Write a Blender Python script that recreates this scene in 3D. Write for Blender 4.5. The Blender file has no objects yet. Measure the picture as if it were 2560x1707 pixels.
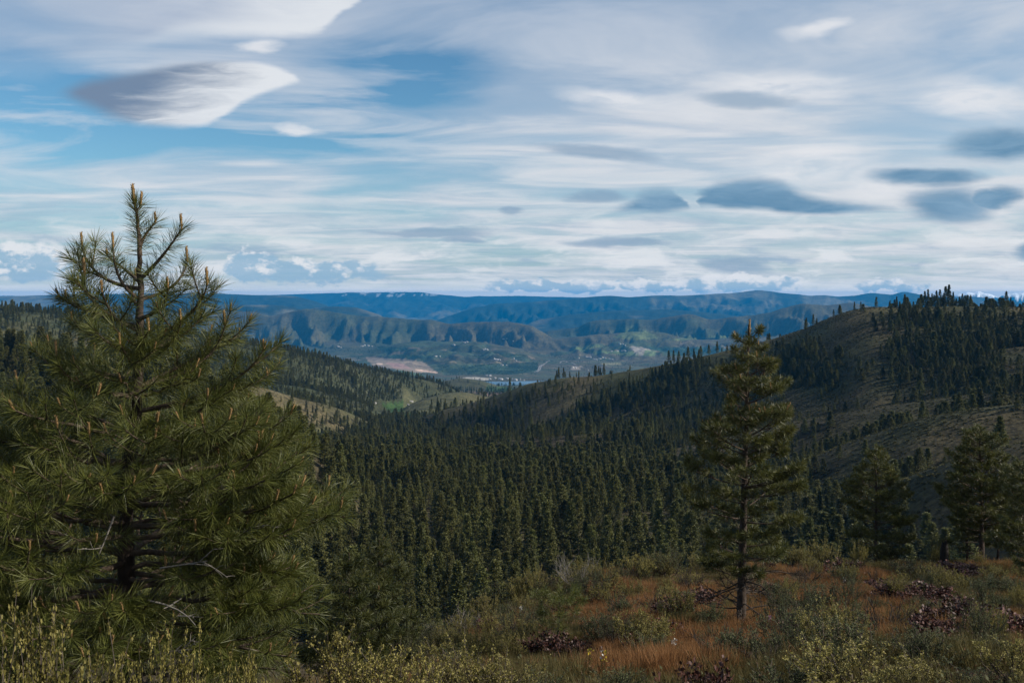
import bpy, math, random
import numpy as np
from mathutils import Vector

rng = np.random.default_rng(7)
random.seed(7)
SC = bpy.context.scene
COL = SC.collection

# ------------------------------------------------------------------ camera, sky, sun, exposure
F = 2400.0            # focal length in pixels of the 2560 px wide photograph
CX, Y0 = 1280.0, 738.0  # principal column, horizon row
SUN_AZ, SUN_EL = 99.0, 33.0   # degrees clockwise from the viewing direction, elevation

cam_d = bpy.data.cameras.new('camera')
cam_d.sensor_width = 36.0
cam_d.lens = 36.0 * F / 2560.0
cam_d.shift_y = -(853.5 - Y0) / 2560.0
cam_d.clip_start = 0.1
cam_d.clip_end = 200000.0
cam = bpy.data.objects.new('camera', cam_d)
cam.rotation_euler = (math.radians(90), 0, 0)
COL.objects.link(cam)
SC.camera = cam

SC.view_settings.view_transform = 'Standard'
SC.view_settings.look = 'None'
SC.view_settings.gamma = 1.0
SC.view_settings.use_curve_mapping = False
SC.view_settings.exposure = 0.22
SC.cycles.use_denoising = True
SC.cycles.max_bounces = 4
SC.cycles.diffuse_bounces = 2
SC.cycles.glossy_bounces = 1
SC.cycles.transmission_bounces = 2
SC.cycles.transparent_max_bounces = 4
SC.cycles.volume_bounces = 0
SC.cycles.caustics_reflective = False
SC.cycles.caustics_refractive = False

# ---- node helper
class NT:
    def __init__(s, tree):
        s.t = tree
        s.n = tree.nodes
        s.l = tree.links
        s.n.clear()
    def add(s, typ, ins=None, **kw):
        nd = s.n.new(typ)
        for k, v in kw.items():
            setattr(nd, k, v)
        for k, v in (ins or {}).items():
            s.set(nd, k, v)
        return nd
    def set(s, nd, k, v):
        sock = nd.inputs[k]
        if isinstance(v, bpy.types.NodeSocket):
            s.l.new(v, sock)
        elif isinstance(v, bpy.types.Node):
            s.l.new(v.outputs[0], sock)
        else:
            sock.default_value = v
    def m(s, op, a, b=0.0, c=0.0, clamp=False):
        nd = s.add('ShaderNodeMath', operation=op, use_clamp=clamp)
        for i, v in enumerate((a, b, c)):
            if v is not None:
                s.set(nd, i, v)
        return nd.outputs[0]
    def v(s, op, a, b=None, c=None):
        nd = s.add('ShaderNodeVectorMath', operation=op)
        for i, q in enumerate((a, b, c)):
            if q is not None:
                s.set(nd, i, q)
        return nd.outputs['Value'] if op in ('LENGTH', 'DOT_PRODUCT', 'DISTANCE') else nd.outputs[0]
    def mr(s, x, a, b, c=0.0, d=1.0, smooth=True):
        nd = s.add('ShaderNodeMapRange', interpolation_type='SMOOTHSTEP' if smooth else 'LINEAR')
        nd.clamp = True
        s.set(nd, 0, x)
        for i, q in enumerate((a, b, c, d)):
            s.set(nd, i + 1, q)
        return nd.outputs[0]
    def mix(s, f, a, b, blend='MIX'):
        nd = s.add('ShaderNodeMix', data_type='RGBA', blend_type=blend)
        s.set(nd, 0, f)
        for k, q in ((6, a), (7, b)):
            if isinstance(q, (tuple, list)) and len(q) == 3:
                q = (*q, 1.0)
            s.set(nd, k, q)
        return nd.outputs[2]
    def noise(s, vec, scale, detail=4.0, rough=0.5, dist=0.0):
        nd = s.add('ShaderNodeTexNoise')
        s.set(nd, 'Vector', vec)
        s.set(nd, 'Scale', scale)
        s.set(nd, 'Detail', detail)
        s.set(nd, 'Roughness', rough)
        s.set(nd, 'Distortion', dist)
        return nd.outputs[0]

# ---- world: Nishita sky with lenticular and high veil clouds, all placed by direction
W = bpy.data.worlds.new('World')
SC.world = W
W.use_nodes = True
def build_world():
    k = NT(W.node_tree)
    sky = k.add('ShaderNodeTexSky', sky_type='NISHITA')
    sky.sun_disc = False
    sky.sun_elevation = math.radians(SUN_EL)
    sky.sun_rotation = math.radians(SUN_AZ)
    sky.altitude = 900
    sky.air_density = 1.0
    sky.dust_density = 0.3
    sky.ozone_density = 2.5
    tc = k.add('ShaderNodeTexCoord').outputs['Generated']
    sp = k.add('ShaderNodeSeparateXYZ', {0: tc})
    x, y, z = sp.outputs
    zc = k.m('MAXIMUM', z, 0.0)
    # cloud deck seen in perspective, goes round the whole sky
    den = k.m('ADD', zc, 0.06)
    Q = k.add('ShaderNodeCombineXYZ', {0: k.m('DIVIDE', x, den), 1: k.m('DIVIDE', y, den), 2: 0.0}).outputs[0]
    ya = k.m('MAXIMUM', y, 0.02)
    U = k.m('DIVIDE', x, ya)
    V = k.m('DIVIDE', z, ya)
    P0 = k.add('ShaderNodeCombineXYZ', {0: U, 1: V, 2: 0.0}).outputs[0]
    front = k.mr(y, 0.15, 0.35)
    wn = k.add('ShaderNodeTexNoise')
    k.set(wn, 'Vector', k.v('MULTIPLY', P0, (1.0, 3.2, 1.0)))
    k.set(wn, 'Scale', 9.0); k.set(wn, 'Detail', 5.0); k.set(wn, 'Roughness', 0.55)
    warp = k.v('MULTIPLY', k.v('SUBTRACT', wn.outputs['Color'], (0.5, 0.5, 0.5)), (0.085, 0.024, 0.0))
    P = k.v('ADD', P0, warp)
    def field(lst, src=None):
        """smoothly merged ellipses"""
        r = None
        for q in lst:
            px, py, rx, ry = q[:4]
            d = k.v('SUBTRACT', src or P, ((px - CX) / F, (Y0 - py) / F, 0))
            if len(q) > 4:
                rt = k.add('ShaderNodeVectorRotate', rotation_type='Z_AXIS')
                k.set(rt, 'Vector', d); k.set(rt, 'Angle', math.radians(q[4]))
                d = rt.outputs[0]
            d = k.v('MULTIPLY', d, (F / rx, F / ry, 0))
            d = k.m('SUBTRACT', 1.0, k.v('DOT_PRODUCT', d, d), clamp=True)
            r = d if r is None else k.m('ADD', r, d)
        return r
    # blue air
    blue = k.add('ShaderNodeHueSaturation', {'Saturation': 1.15, 'Value': 1.0, 'Color': sky.outputs[0]}).outputs[0]
    blue = k.mix(1.0, blue, (0.86, 1.10, 1.07), 'MULTIPLY')
    blue = k.mix(k.mr(z, 0.16, 0.0, 0.0, 0.75), blue, (2.6, 4.1, 5.2))
    # thin high veil
    n1 = k.noise(k.v('MULTIPLY', Q, (0.8, 1.0, 1.0)), 0.55, 4.0, 0.5, 1.2)
    n2 = k.noise(k.v('ADD', k.v('MULTIPLY', Q, (0.55, 1.0, 1.0)), warp), 1.5, 6.0, 0.58, 0.9)
    clear = k.m('MULTIPLY', front, k.mr(field([(520, 300, 820, 130), (1020, 170, 330, 110), (60, 270, 500, 160)]), 0.0, 1.35))
    veil = k.m('ADD', k.mr(n1, 0.3, 0.65, 0.42, 0.92), k.mr(n2, 0.3, 0.72, -0.2, 0.2))
    veil = k.m('SUBTRACT', veil, k.m('MULTIPLY', clear, k.mr(n2, 0.35, 0.7, 0.85, 0.35)))
    veil = k.m('ADD', veil, k.mr(x, -0.45, 0.35, -0.16, 0.12), clamp=True)
    vcol = k.mix(k.mr(n2, 0.34, 0.66), (5.0, 5.7, 6.7), (7.1, 7.3, 7.7))
    vcol = k.mix(k.mr(z, 0.14, 0.38), vcol, (4.1, 5.0, 6.4))
    vcol = k.mix(k.m('MULTIPLY', k.mr(x, 0.0, 0.55), 0.55), vcol, (7.4, 7.5, 7.7))
    c = k.mix(k.m('MULTIPLY', veil, 0.94), blue, vcol)
    # flat cloud banks low in the sky
    h1 = k.noise(k.v('MULTIPLY', P, (1.0, 4.6, 1.0)), 8.5, 6.0, 0.62, 0.2)
    hb = k.m('MULTIPLY', k.mr(V, 0.13, 0.03), front)
    c = k.mix(k.m('MULTIPLY', k.mr(h1, 0.52, 0.68), k.m('MULTIPLY', hb, 0.7)), c, (2.9, 4.2, 5.6))
    c = k.mix(k.m('MULTIPLY', k.mr(h1, 0.52, 0.36), k.m('MULTIPLY', hb, 0.85)), c, (7.9, 8.1, 8.3))
    c = k.mix(k.mr(V, 0.022, 0.0, 0.0, 0.8), c, (9.0, 9.0, 8.9))
    st = k.noise(k.v('MULTIPLY', P, (1.0, 4.0, 1.0)), 10.0, 5.0, 0.6, 0.4)
    white = (7.5, 7.8, 8.2)
    grey = (1.75, 2.45, 3.6)
    def outline(pts, x0, x1, y0, y1, src):
        """row of an outline (photo px) as a height curve over bearing"""
        fc = k.add('ShaderNodeFloatCurve')
        cu = fc.mapping.curves[0]
        P_ = [((q - x0) / (x1 - x0), (y1 - r) / (y1 - y0)) for q, r in pts]
        cu.points[0].location = P_[0]; cu.points[-1].location = P_[-1]
        for q in P_[1:-1]:
            cu.points.new(*q)
        fc.mapping.update()
        spx = k.add('ShaderNodeSeparateXYZ', {0: src})
        k.set(fc, 'Value', k.mr(spx.outputs[0], (x0 - CX) / F, (x1 - CX) / F, 0, 1, False))
        vv = k.mr(spx.outputs[1], (Y0 - y1) / F, (Y0 - y0) / F, 0, 1, False)
        return k.m('SUBTRACT', vv, fc.outputs[0])
    P2 = k.v('ADD', P0, k.v('MULTIPLY', warp, (0.45, 0.55, 0)))
    P3 = k.v('ADD', P0, k.v('MULTIPLY', warp, (0.8, 0.9, 0)))
    # bank at the upper left, its right end bright and sharp
    bd = outline([(120, 215), (250, 178), (340, 160), (420, 128), (500, 110), (620, 101), (720, 99), (785, 94), (825, 74), (865, 45), (900, 8), (940, -50)], 120, 940, -60, 340, P3)
    b1 = k.m('MULTIPLY', k.mr(bd, -0.012, k.mr(U, -0.44, -0.2, 0.22, 0.06)), k.mr(U, -0.50, -0.26, 0.25, 1.0))
    b1 = k.m('MULTIPLY', b1, k.mr(x, -0.1, -0.17))
    bsh = k.m('ADD', k.mr(U, -0.38, -0.18, 0.9, 0.0), k.m('MULTIPLY', k.m('SUBTRACT', st, 0.5), 1.1), clamp=True)
    c = k.mix(k.m('MULTIPLY', front, k.m('MULTIPLY', b1, 0.92)), c, k.mix(k.m('MULTIPLY', bsh, k.mr(bd, 0.05, 0.22)), white, (4.0, 4.7, 6.0)))
    # big lens cloud: pointed to the right, deep belly, grey where it faces away from the sun
    lt = outline([(120, 232), (170, 204), (240, 182), (320, 172), (410, 157), (500, 148), (580, 148), (650, 155), (700, 167), (740, 184), (765, 201), (790, 215)], 120, 790, 130, 340, P2)
    lb = outline([(120, 242), (160, 262), (215, 290), (280, 314), (350, 330), (430, 335), (500, 329), (545, 311), (575, 291), (605, 272), (650, 253), (700, 232), (740, 215), (765, 206), (790, 198)], 120, 790, 130, 340, P2)
    soft = k.mr(U, -0.47, -0.30, 0.25, 0.10)
    lens = k.m('MULTIPLY', k.mr(lb, 0.0, soft), k.mr(k.m('MULTIPLY', lt, -1.0), 0.0, k.mr(U, -0.47, -0.25, 0.22, 0.07)))
    shade = k.m('ADD', k.m('MULTIPLY', k.m('SUBTRACT', U, (425 - CX) / F), F), k.m('MULTIPLY', k.m('SUBTRACT', V, (Y0 - 225) / F), -F * 1.5))
    s2 = k.noise(k.v('MULTIPLY', P2, (1.0, 6.0, 1.0)), 14.0, 5.0, 0.62, 0.6)
    shade = k.m('ADD', shade, k.m('MULTIPLY', k.m('SUBTRACT', s2, 0.5), 420.0))
    c = k.mix(k.m('MULTIPLY', front, k.m('MULTIPLY', lens, 0.97)), c, k.mix(k.mr(shade, -130.0, 240.0), grey, white))
    sm = k.mr(field([(740, 324, 75, 17), (652, 116, 70, 26), (2040, 72, 110, 30, -10), (1960, 212, 260, 48, 2), (1600, 262, 260, 34, 8), (2030, 405, 260, 70, -6), (2430, 250, 220, 60, 6), (2260, 455, 200, 50, -6)]), 0.0, 1.5)
    sm = k.m('MULTIPLY', sm, k.mr(st, 0.3, 0.6, 0.5, 1.6), clamp=True)
    c = k.mix(k.m('MULTIPLY', front, k.m('MULTIPLY', sm, 0.8)), c, (7.9, 8.0, 8.3))
    # dark lens clouds on the right
    PD = k.v('ADD', P0, k.v('MULTIPLY', warp, (0.75, 0.7, 0)))
    dk = k.mr(field([(2315, 443, 190, 28), (2495, 364, 165, 56), (2370, 512, 150, 54), (2510, 494, 76, 36), (2585, 628, 90, 36)], PD), 0.05, 0.95)
    dt = outline([(1490, 536), (1530, 518), (1580, 494), (1640, 464), (1685, 462), (1715, 486), (1738, 526), (1752, 490), (1790, 450), (1850, 432), (1910, 436), (1970, 462), (2040, 484), (2130, 497), (2210, 512), (2260, 540)], 1490, 2260, 400, 560, PD)
    db = outline([(1490, 532), (1530, 535), (1600, 536), (1680, 532), (1738, 524), (1770, 520), (1820, 530), (1900, 534), (1960, 546), (2050, 552), (2130, 546), (2200, 540), (2260, 536)], 1490, 2260, 400, 560, PD)
    inb = k.m('MULTIPLY', k.mr(U, 0.085, 0.105), k.mr(U, 0.41, 0.395))
    dl = k.m('MULTIPLY', inb, k.m('MULTIPLY', k.mr(db, 0.0, 0.13), k.mr(k.m('MULTIPLY', dt, -1.0), -0.05, 0.20)))
    dk = k.m('MAXIMUM', dk, dl)
    c = k.mix(k.m('MULTIPLY', front, k.m('MULTIPLY', dk, 0.95)), c, k.mix(k.mr(st, 0.25, 0.75), (0.9, 2.3, 3.8), (2.4, 3.9, 5.4)))
    dk2 = k.mr(field([(1490, 378, 200, 28, 4), (1275, 530, 46, 16), (1530, 606, 170, 16), (1090, 582, 200, 15), (1150, 600, 80, 11), (1830, 662, 120, 28), (1860, 246, 170, 28), (1490, 488, 100, 20)]), 0.1, 0.9)
    c = k.mix(k.m('MULTIPLY', front, k.m('MULTIPLY', dk2, 0.7)), c, (2.4, 3.6, 5.0))
    # low heaped clouds above the far hills: knobbly white tops on flat blue-grey bases
    kv = k.add('ShaderNodeTexNoise')
    k.set(kv, 'Vector', k.v('MULTIPLY', P0, (1.0, 1.6, 1.0))); k.set(kv, 'Scale', 40.0); k.set(kv, 'Detail', 4.0); k.set(kv, 'Roughness', 0.6)
    kd = k.v('ADD', P0, k.v('MULTIPLY', k.v('SUBTRACT', kv.outputs['Color'], (0.5, 0.5, 0.5)), (0.035, 0.03, 0)))
    kn = kv.outputs[0]
    hf = field([(60, 655, 150, 62), (620, 662, 70, 34), (640, 650, 60, 34), (770, 680, 240, 36), (1830, 708, 260, 28), (1650, 714, 110, 20), (1400, 716, 230, 16), (2230, 716, 120, 16)], kd)
    up = k.m('ADD', k.m('MULTIPLY', k.m('SUBTRACT', kn, 0.47), 5.0), k.m('MULTIPLY', k.m('SUBTRACT', V, k.mr(U, -0.2, 0.1, 0.032, 0.009)), k.mr(U, -0.2, 0.1, 38.0, 75.0)))
    up = k.m('ADD', up, 0.15)
    up = k.mr(up, 0.1, 1.0)
    c = k.mix(k.m('MULTIPLY', front, k.m('MULTIPLY', k.mr(hf, 0.12, 0.6), 0.85)), c, k.mix(up, (3.1, 4.8, 6.3), (8.2, 8.3, 8.5)))
    bg = k.add('ShaderNodeBackground', {'Color': c, 'Strength': 0.087})
    k.add('ShaderNodeOutputWorld', {0: bg.outputs[0]})
build_world()
W.cycles.sampling_method = 'NONE'

sd = bpy.data.lights.new('sun', 'SUN')
sd.energy = 5.0
sd.angle = math.radians(0.6)
sd.color = (1.0, 0.93, 0.82)
sun = bpy.data.objects.new('sun', sd)
az, el = math.radians(SUN_AZ), math.radians(SUN_EL)
to_sun = Vector((math.sin(az) * math.cos(el), math.cos(az) * math.cos(el), math.sin(el)))
sun.rotation_euler = to_sun.to_track_quat('Z', 'Y').to_euler()
sun.location = (0, 0, 50)
COL.objects.link(sun)

# ------------------------------------------------------------------ helpers
def tag(o, label=None, cat=None, group=None, kind=None):
    if label: o['label'] = label
    if cat: o['category'] = cat
    if group: o['group'] = group
    if kind: o['kind'] = kind
    return o

def np_mesh(name, V, faces, mats=(), fm=None, smooth=False):
    """V (n,3); faces: list of int arrays (k,3) or (k,4); fm: list of material index per array"""
    V = np.ascontiguousarray(V, np.float32)
    faces = [np.asarray(f, np.int32) for f in faces]
    keep = [i for i, f in enumerate(faces) if len(f)]
    faces = [faces[i] for i in keep]
    me = bpy.data.meshes.new(name)
    me.vertices.add(len(V))
    me.vertices.foreach_set('co', V.ravel())
    loops = np.concatenate([f.ravel() for f in faces])
    cnt = np.concatenate([np.full(len(f), f.shape[1], np.int32) for f in faces])
    start = np.concatenate([[0], np.cumsum(cnt)[:-1]]).astype(np.int32)
    me.loops.add(len(loops))
    me.loops.foreach_set('vertex_index', loops)
    me.polygons.add(len(cnt))
    me.polygons.foreach_set('loop_start', start)
    if smooth:
        me.polygons.foreach_set('use_smooth', np.ones(len(cnt), bool))
    for m in mats:
        me.materials.append(m)
    if fm is not None:
        me.polygons.foreach_set('material_index', np.concatenate([np.full(len(faces[i]), fm[keep[i]], np.int32) for i in range(len(faces))]))
    me.update(calc_edges=True)
    return me

def obj(name, me, parent=None, loc=None):
    o = bpy.data.objects.new(name, me)
    COL.objects.link(o)
    if parent is not None:
        o.parent = parent
    if loc is not None:
        o.location = loc
    return o

def empty(name, loc, rz=0.0, sc=1.0):
    o = bpy.data.objects.new(name, None)
    o.empty_display_size = 0.3
    COL.objects.link(o)
    o.location = loc
    o.rotation_euler = (0, 0, rz)
    o.scale = (sc, sc, sc)
    return o

def hash2(ix, iy, seed):
    h = (ix.astype(np.int64) * 374761393 + iy.astype(np.int64) * 668265263 + seed * 974634777) & 0x7fffffff
    h = ((h ^ (h >> 13)) * 1274126177) & 0x7fffffff
    h = h ^ (h >> 16)
    return (h & 0xffff) / 65535.0

def vnoise(x, y, seed=0):
    x = np.asarray(x, float); y = np.asarray(y, float)
    ix = np.floor(x); iy = np.floor(y)
    fx = x - ix; fy = y - iy
    fx = fx * fx * fx * (fx * (fx * 6 - 15) + 10)
    fy = fy * fy * fy * (fy * (fy * 6 - 15) + 10)
    a = hash2(ix, iy, seed); b = hash2(ix + 1, iy, seed)
    c = hash2(ix, iy + 1, seed); d = hash2(ix + 1, iy + 1, seed)
    return (a * (1 - fx) + b * fx) * (1 - fy) + (c * (1 - fx) + d * fx) * fy

def fbm(x, y, seed=0, octv=4, gain=0.5):
    s = 0; a = 1.0; t = 0
    for i in range(octv):
        s = s + a * (vnoise(x, y, seed + i * 17) - 0.5)
        t += a; a *= gain; x = x * 2.03 + 11.3; y = y * 2.03 - 5.7
    return s / t * 2

def sstep(a, b, x):
    t = np.clip((x - a) / (b - a), 0, 1)
    return t * t * (3 - 2 * t)

def unit(v):
    v = np.asarray(v, float)
    return v / np.maximum(np.linalg.norm(v, axis=-1, keepdims=True), 1e-9)

# ------------------------------------------------------------------ terrain heights
BASE_Y = np.array([0, 60, 100, 200, 300, 450, 600, 800, 1000, 1500, 1750, 2500, 4000, 5700, 6300, 6800, 7500, 8200, 8700, 9500, 11000, 14000, 20000, 60000.])
BASE_Z = np.array([-45, -48, -55, -68, -76, -92, -112, -133, -152, -195, -214, -268, -392, -578, -583, -578, -566, -550, -525, -480, -470, -520, -600, -700.])
BASE_Z = BASE_Z + BASE_Y * 0.0034 * (BASE_Y > 250)

def ridge_def(pts, D, sf, sb, r, sig=14, rib=None):
    """pts: [(px,py)], D: [(px,dist)]; slopes in front and behind; crest radius r; rib=(amp, period, seed)"""
    gx = np.arange(-1400, 3961, 4.0)
    px, py = np.array(pts, float).T
    dx, dd = np.array(D, float).T
    a = np.interp(gx, px, py); b = np.interp(gx, dx, dd)
    nk = int(3 * sig / 4) + 1
    kx = np.arange(-nk, nk + 1) * 4.0
    ke = np.exp(-0.5 * (kx / sig) ** 2); ke /= ke.sum()
    n = len(ke) // 2
    a = np.convolve(np.pad(a, n, 'edge'), ke, 'valid')
    kb = np.exp(-0.5 * (np.arange(-120, 121, 4.0) / 40) ** 2); kb /= kb.sum()
    b = np.convolve(np.pad(b, 30, 'edge'), kb, 'valid')
    return dict(gx=gx, py=a, D=b, sf=sf, sb=sb, r=r, rib=rib)

END = 1500
RIDGES = [
    # right hill, skyline and ribs
    ridge_def([(850, 1200), (977, 1080), (1028, 1052), (1105, 1026), (1181, 1008), (1258, 986), (1322, 962), (1420, 945), (1488, 939), (1590, 922), (1692, 905), (1811, 878), (1930, 848), (2012, 822), (2068, 797), (2125, 778), (2181, 769), (2265, 771), (2377, 767), (2461, 769), (2560, 768), (3960, 760)],
              [(900, 1230), (1200, 1150), (1450, 1050), (1800, 950), (2181, 830), (2560, 760)], .30, .30, 22, 12),
    ridge_def([(1350, 1150), (1550, 1095), (1700, 1055), (1850, 1015), (2008, 966), (2130, 936), (2294, 905), (2430, 884), (2560, 866), (3960, 800)], [(1500, 800), (2560, 640)], .26, .16, 14),
    ridge_def([(1300, 1260), (1600, 1150), (1800, 1100), (1992, 1057), (2171, 1027), (2375, 998), (2560, 980), (3960, 900)], [(1500, 640), (2560, 520)], .28, .17, 12),
    ridge_def([(1700, 1330), (1900, 1205), (2069, 1133), (2192, 1087), (2300, 1052), (2430, 1028), (2560, 1010), (3960, 950)], [(1700, 450), (2560, 390)], .26, .20, 9),
    ridge_def([(1900, 1420), (2100, 1285), (2294, 1198), (2375, 1168), (2560, 1112), (3960, 1000)], [(1900, 320), (2560, 260)], .26, .20, 8),
    ridge_def([(880, 1290), (1000, 1147), (1074, 1127), (1181, 1106), (1296, 1097), (1450, 1087), (1600, 1080), (1750, 1120), (1900, END)], [(1000, 800), (1600, 700)], .22, .16, 12),
    # left hills
    ridge_def([(-1400, 740), (0, 778), (90, 782), (180, 790), (400, 825), (679, 872), (754, 886), (822, 902), (890, 917), (941, 929), (992, 939), (1060, 950), (1128, 969), (1150, 985), (1230, 1060), (1400, END)],
              [(0, 1300), (679, 1500), (1142, 2150)], .30, .25, 30, 12),
    ridge_def([(-1400, 900), (400, 925), (640, 955), (760, 967), (853, 989), (907, 1006), (960, 1036), (1040, 1090), (1200, END)], [(600, 1280), (960, 1430)], .25, .2, 18),
    ridge_def([(-1400, 860), (500, 930), (666, 974), (754, 1001), (822, 1015), (890, 1039), (960, 1077), (1050, 1130), (1250, END)], [(500, 930), (960, 1150)], .25, .2, 16),
    ridge_def([(-1400, 740), (0, 880), (200, 925), (500, 1010), (700, 1085), (800, 1150), (950, 1300), (1100, END)], [(0, 480), (700, 330)], .3, .25, 12),
    # knoll, low dark hill by the lake
    ridge_def([(930, 1150), (1000, 1030), (1016, 1019), (1054, 1001), (1105, 986), (1143, 980), (1181, 983), (1207, 990), (1300, 1010), (1500, 1100)], [(1016, 1640), (1143, 1760), (1300, 1800)], .18, .16, 30, 10),
    ridge_def([(950, 1030), (1060, 968), (1108, 953), (1155, 945), (1196, 949), (1230, 959), (1264, 970), (1350, 1000), (1500, 1060)], [(950, 3300), (1400, 3500)], .2, .2, 50, 9),
    # hills beyond the lake
    ridge_def([(-1400, 800), (300, 785), (500, 780), (577, 778), (632, 778), (679, 790), (720, 781), (761, 771), (805, 775), (856, 784), (907, 791), (958, 792), (1043, 799), (1081, 799), (1121, 810), (1179, 805), (1230, 805), (1281, 806), (1332, 817), (1369, 837), (1396, 855), (1413, 872), (1460, 925), (1600, 1100)],
              [(500, 10000), (1000, 9700), (1413, 8900)], .29, .3, 50, 6, (235, 400, 3)),
    ridge_def([(1250, 1000), (1330, 870), (1366, 828), (1444, 820), (1468, 806), (1505, 800), (1590, 798), (1624, 801), (1675, 791), (1723, 783), (1777, 799), (1828, 792), (1879, 788), (1930, 780), (1964, 769), (2005, 759), (2068, 764), (2130, 757), (2181, 768), (2600, 775), (3960, 770)],
              [(1250, 10500), (1500, 10200), (2000, 9400), (2560, 9200)], .25, .3, 50, 6, (235, 430, 9)),
    ridge_def([(1330, 900), (1380, 850), (1480, 838), (1590, 828), (1660, 832), (1760, 850), (1850, 840), (1960, 838), (2100, 850), (2300, 900), (3000, 950)], [(1300, 9000), (2100, 8700)], .18, .12, 60, 8, (80, 300, 21)),
    ridge_def([(700, 960), (880, 890), (960, 868), (1060, 858), (1180, 856), (1270, 866), (1330, 884), (1390, 915), (1500, 1000)], [(700, 8700), (1400, 8000)], .10, .06, 120, 14, (62, 360, 41)),
    # mid mountains
    ridge_def([(-1400, 770), (300, 765), (567, 763), (686, 763), (740, 769), (765, 780), (850, 860), (960, 1000)], [(0, 12000), (3000, 12000)], .2, .2, 80, 6, (40, 350, 5)),
    ridge_def([(620, 900), (740, 785), (788, 769), (839, 765), (890, 767), (941, 783), (990, 806), (1100, 950)], [(0, 12500), (3000, 12500)], .2, .2, 80, 6, (40, 350, 6)),
    ridge_def([(-1400, 744), (0, 741), (134, 737), (300, 735), (555, 734), (652, 737), (740, 740), (788, 752), (819, 764), (900, 800), (1100, 900)], [(0, 16000), (3000, 16000)], .16, .2, 120, 6, (60, 700, 13)),
    ridge_def([(1150, 900), (1280, 830), (1335, 802), (1420, 786), (1540, 776), (1658, 773), (1760, 781), (1850, 791), (2000, 820), (3960, 900)], [(0, 14000), (3000, 14000)], .18, .2, 100, 8, (60, 500, 15)),
    ridge_def([(900, 900), (1094, 800), (1128, 789), (1179, 771), (1230, 759), (1298, 756), (1352, 752), (1420, 748), (1488, 741), (1529, 738), (1573, 741), (1624, 739), (1692, 739), (1760, 737), (1845, 732), (1896, 726), (1947, 730), (1998, 735), (2026, 739), (2063, 736), (2096, 741), (2139, 739), (2181, 731), (2209, 734), (2228, 737), (2259, 730), (2293, 735), (2321, 741), (2377, 743), (2419, 740), (2490, 748), (2560, 757), (3960, 760)],
              [(1000, 17000), (2560, 18500)], .22, .25, 60, 4, (210, 620, 17)),
    # far pale plateau and snow peaks
    ridge_def([(-1400, 740), (500, 740), (713, 737), (788, 734), (890, 730), (941, 731), (1053, 730), (1094, 736), (1162, 743), (1196, 740), (1230, 741), (1298, 740), (1420, 743), (1800, 746), (3960, 752)], [(0, 24000), (3000, 24000)], .16, .2, 100, 4, (150, 1000, 23)),
    ridge_def([(2250, 765), (2340, 748), (2377, 742), (2400, 731), (2408, 734), (2419, 727), (2432, 731), (2447, 725), (2458, 731), (2475, 733), (2495, 742), (2505, 738), (2517, 734), (2535, 731), (2560, 729), (2700, 732), (3960, 745)], [(0, 23500), (3000, 23500)], .3, .3, 40, 3, (260, 500, 29)),
]

NEAR_Y = np.array([-60, -20, 0, 4, 8, 12, 16, 19, 26, 32, 36, 80.])
NEAR_Z = np.array([6, 1.0, -1.65, -2.25, -3.35, -4.57, -5.76, -6.56, -8.2, -9.3, -10.0, -17.5])
CRX = np.array([-800, 0, 400, 820, 1000, 1200, 1500, 2000, 2560, 3400.])
CRY = np.array([8, 9, 10.5, 14, 17.5, 25, 31, 34.5, 37, 40.])

def near_height(X, Y):
    u = X / np.maximum(Y, 5.0)
    px = CX + F * u
    yc = np.interp(px, CRX, CRY)
    z = np.interp(Y, NEAR_Y, NEAR_Z)
    z = 0.5 * z + 0.25 * (np.interp(Y - 1.5, NEAR_Y, NEAR_Z) + np.interp(Y + 1.5, NEAR_Y, NEAR_Z))
    z = z - .10 * sstep(3.5, -5, X) * np.clip(Y - 8, 0, 12)
    d = Y - yc
    z = z - 0.42 * np.where(d > 0, np.sqrt(d * d + 16) - 4, 0)
    z = z + 0.30 * fbm(X * .16, Y * .16, 3, 3) * sstep(3, 9, Y) + 0.12 * fbm(X * .5, Y * .5, 7, 3) + 0.04 * fbm(X * 1.6, Y * 1.6, 5, 3)
    return z

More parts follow.
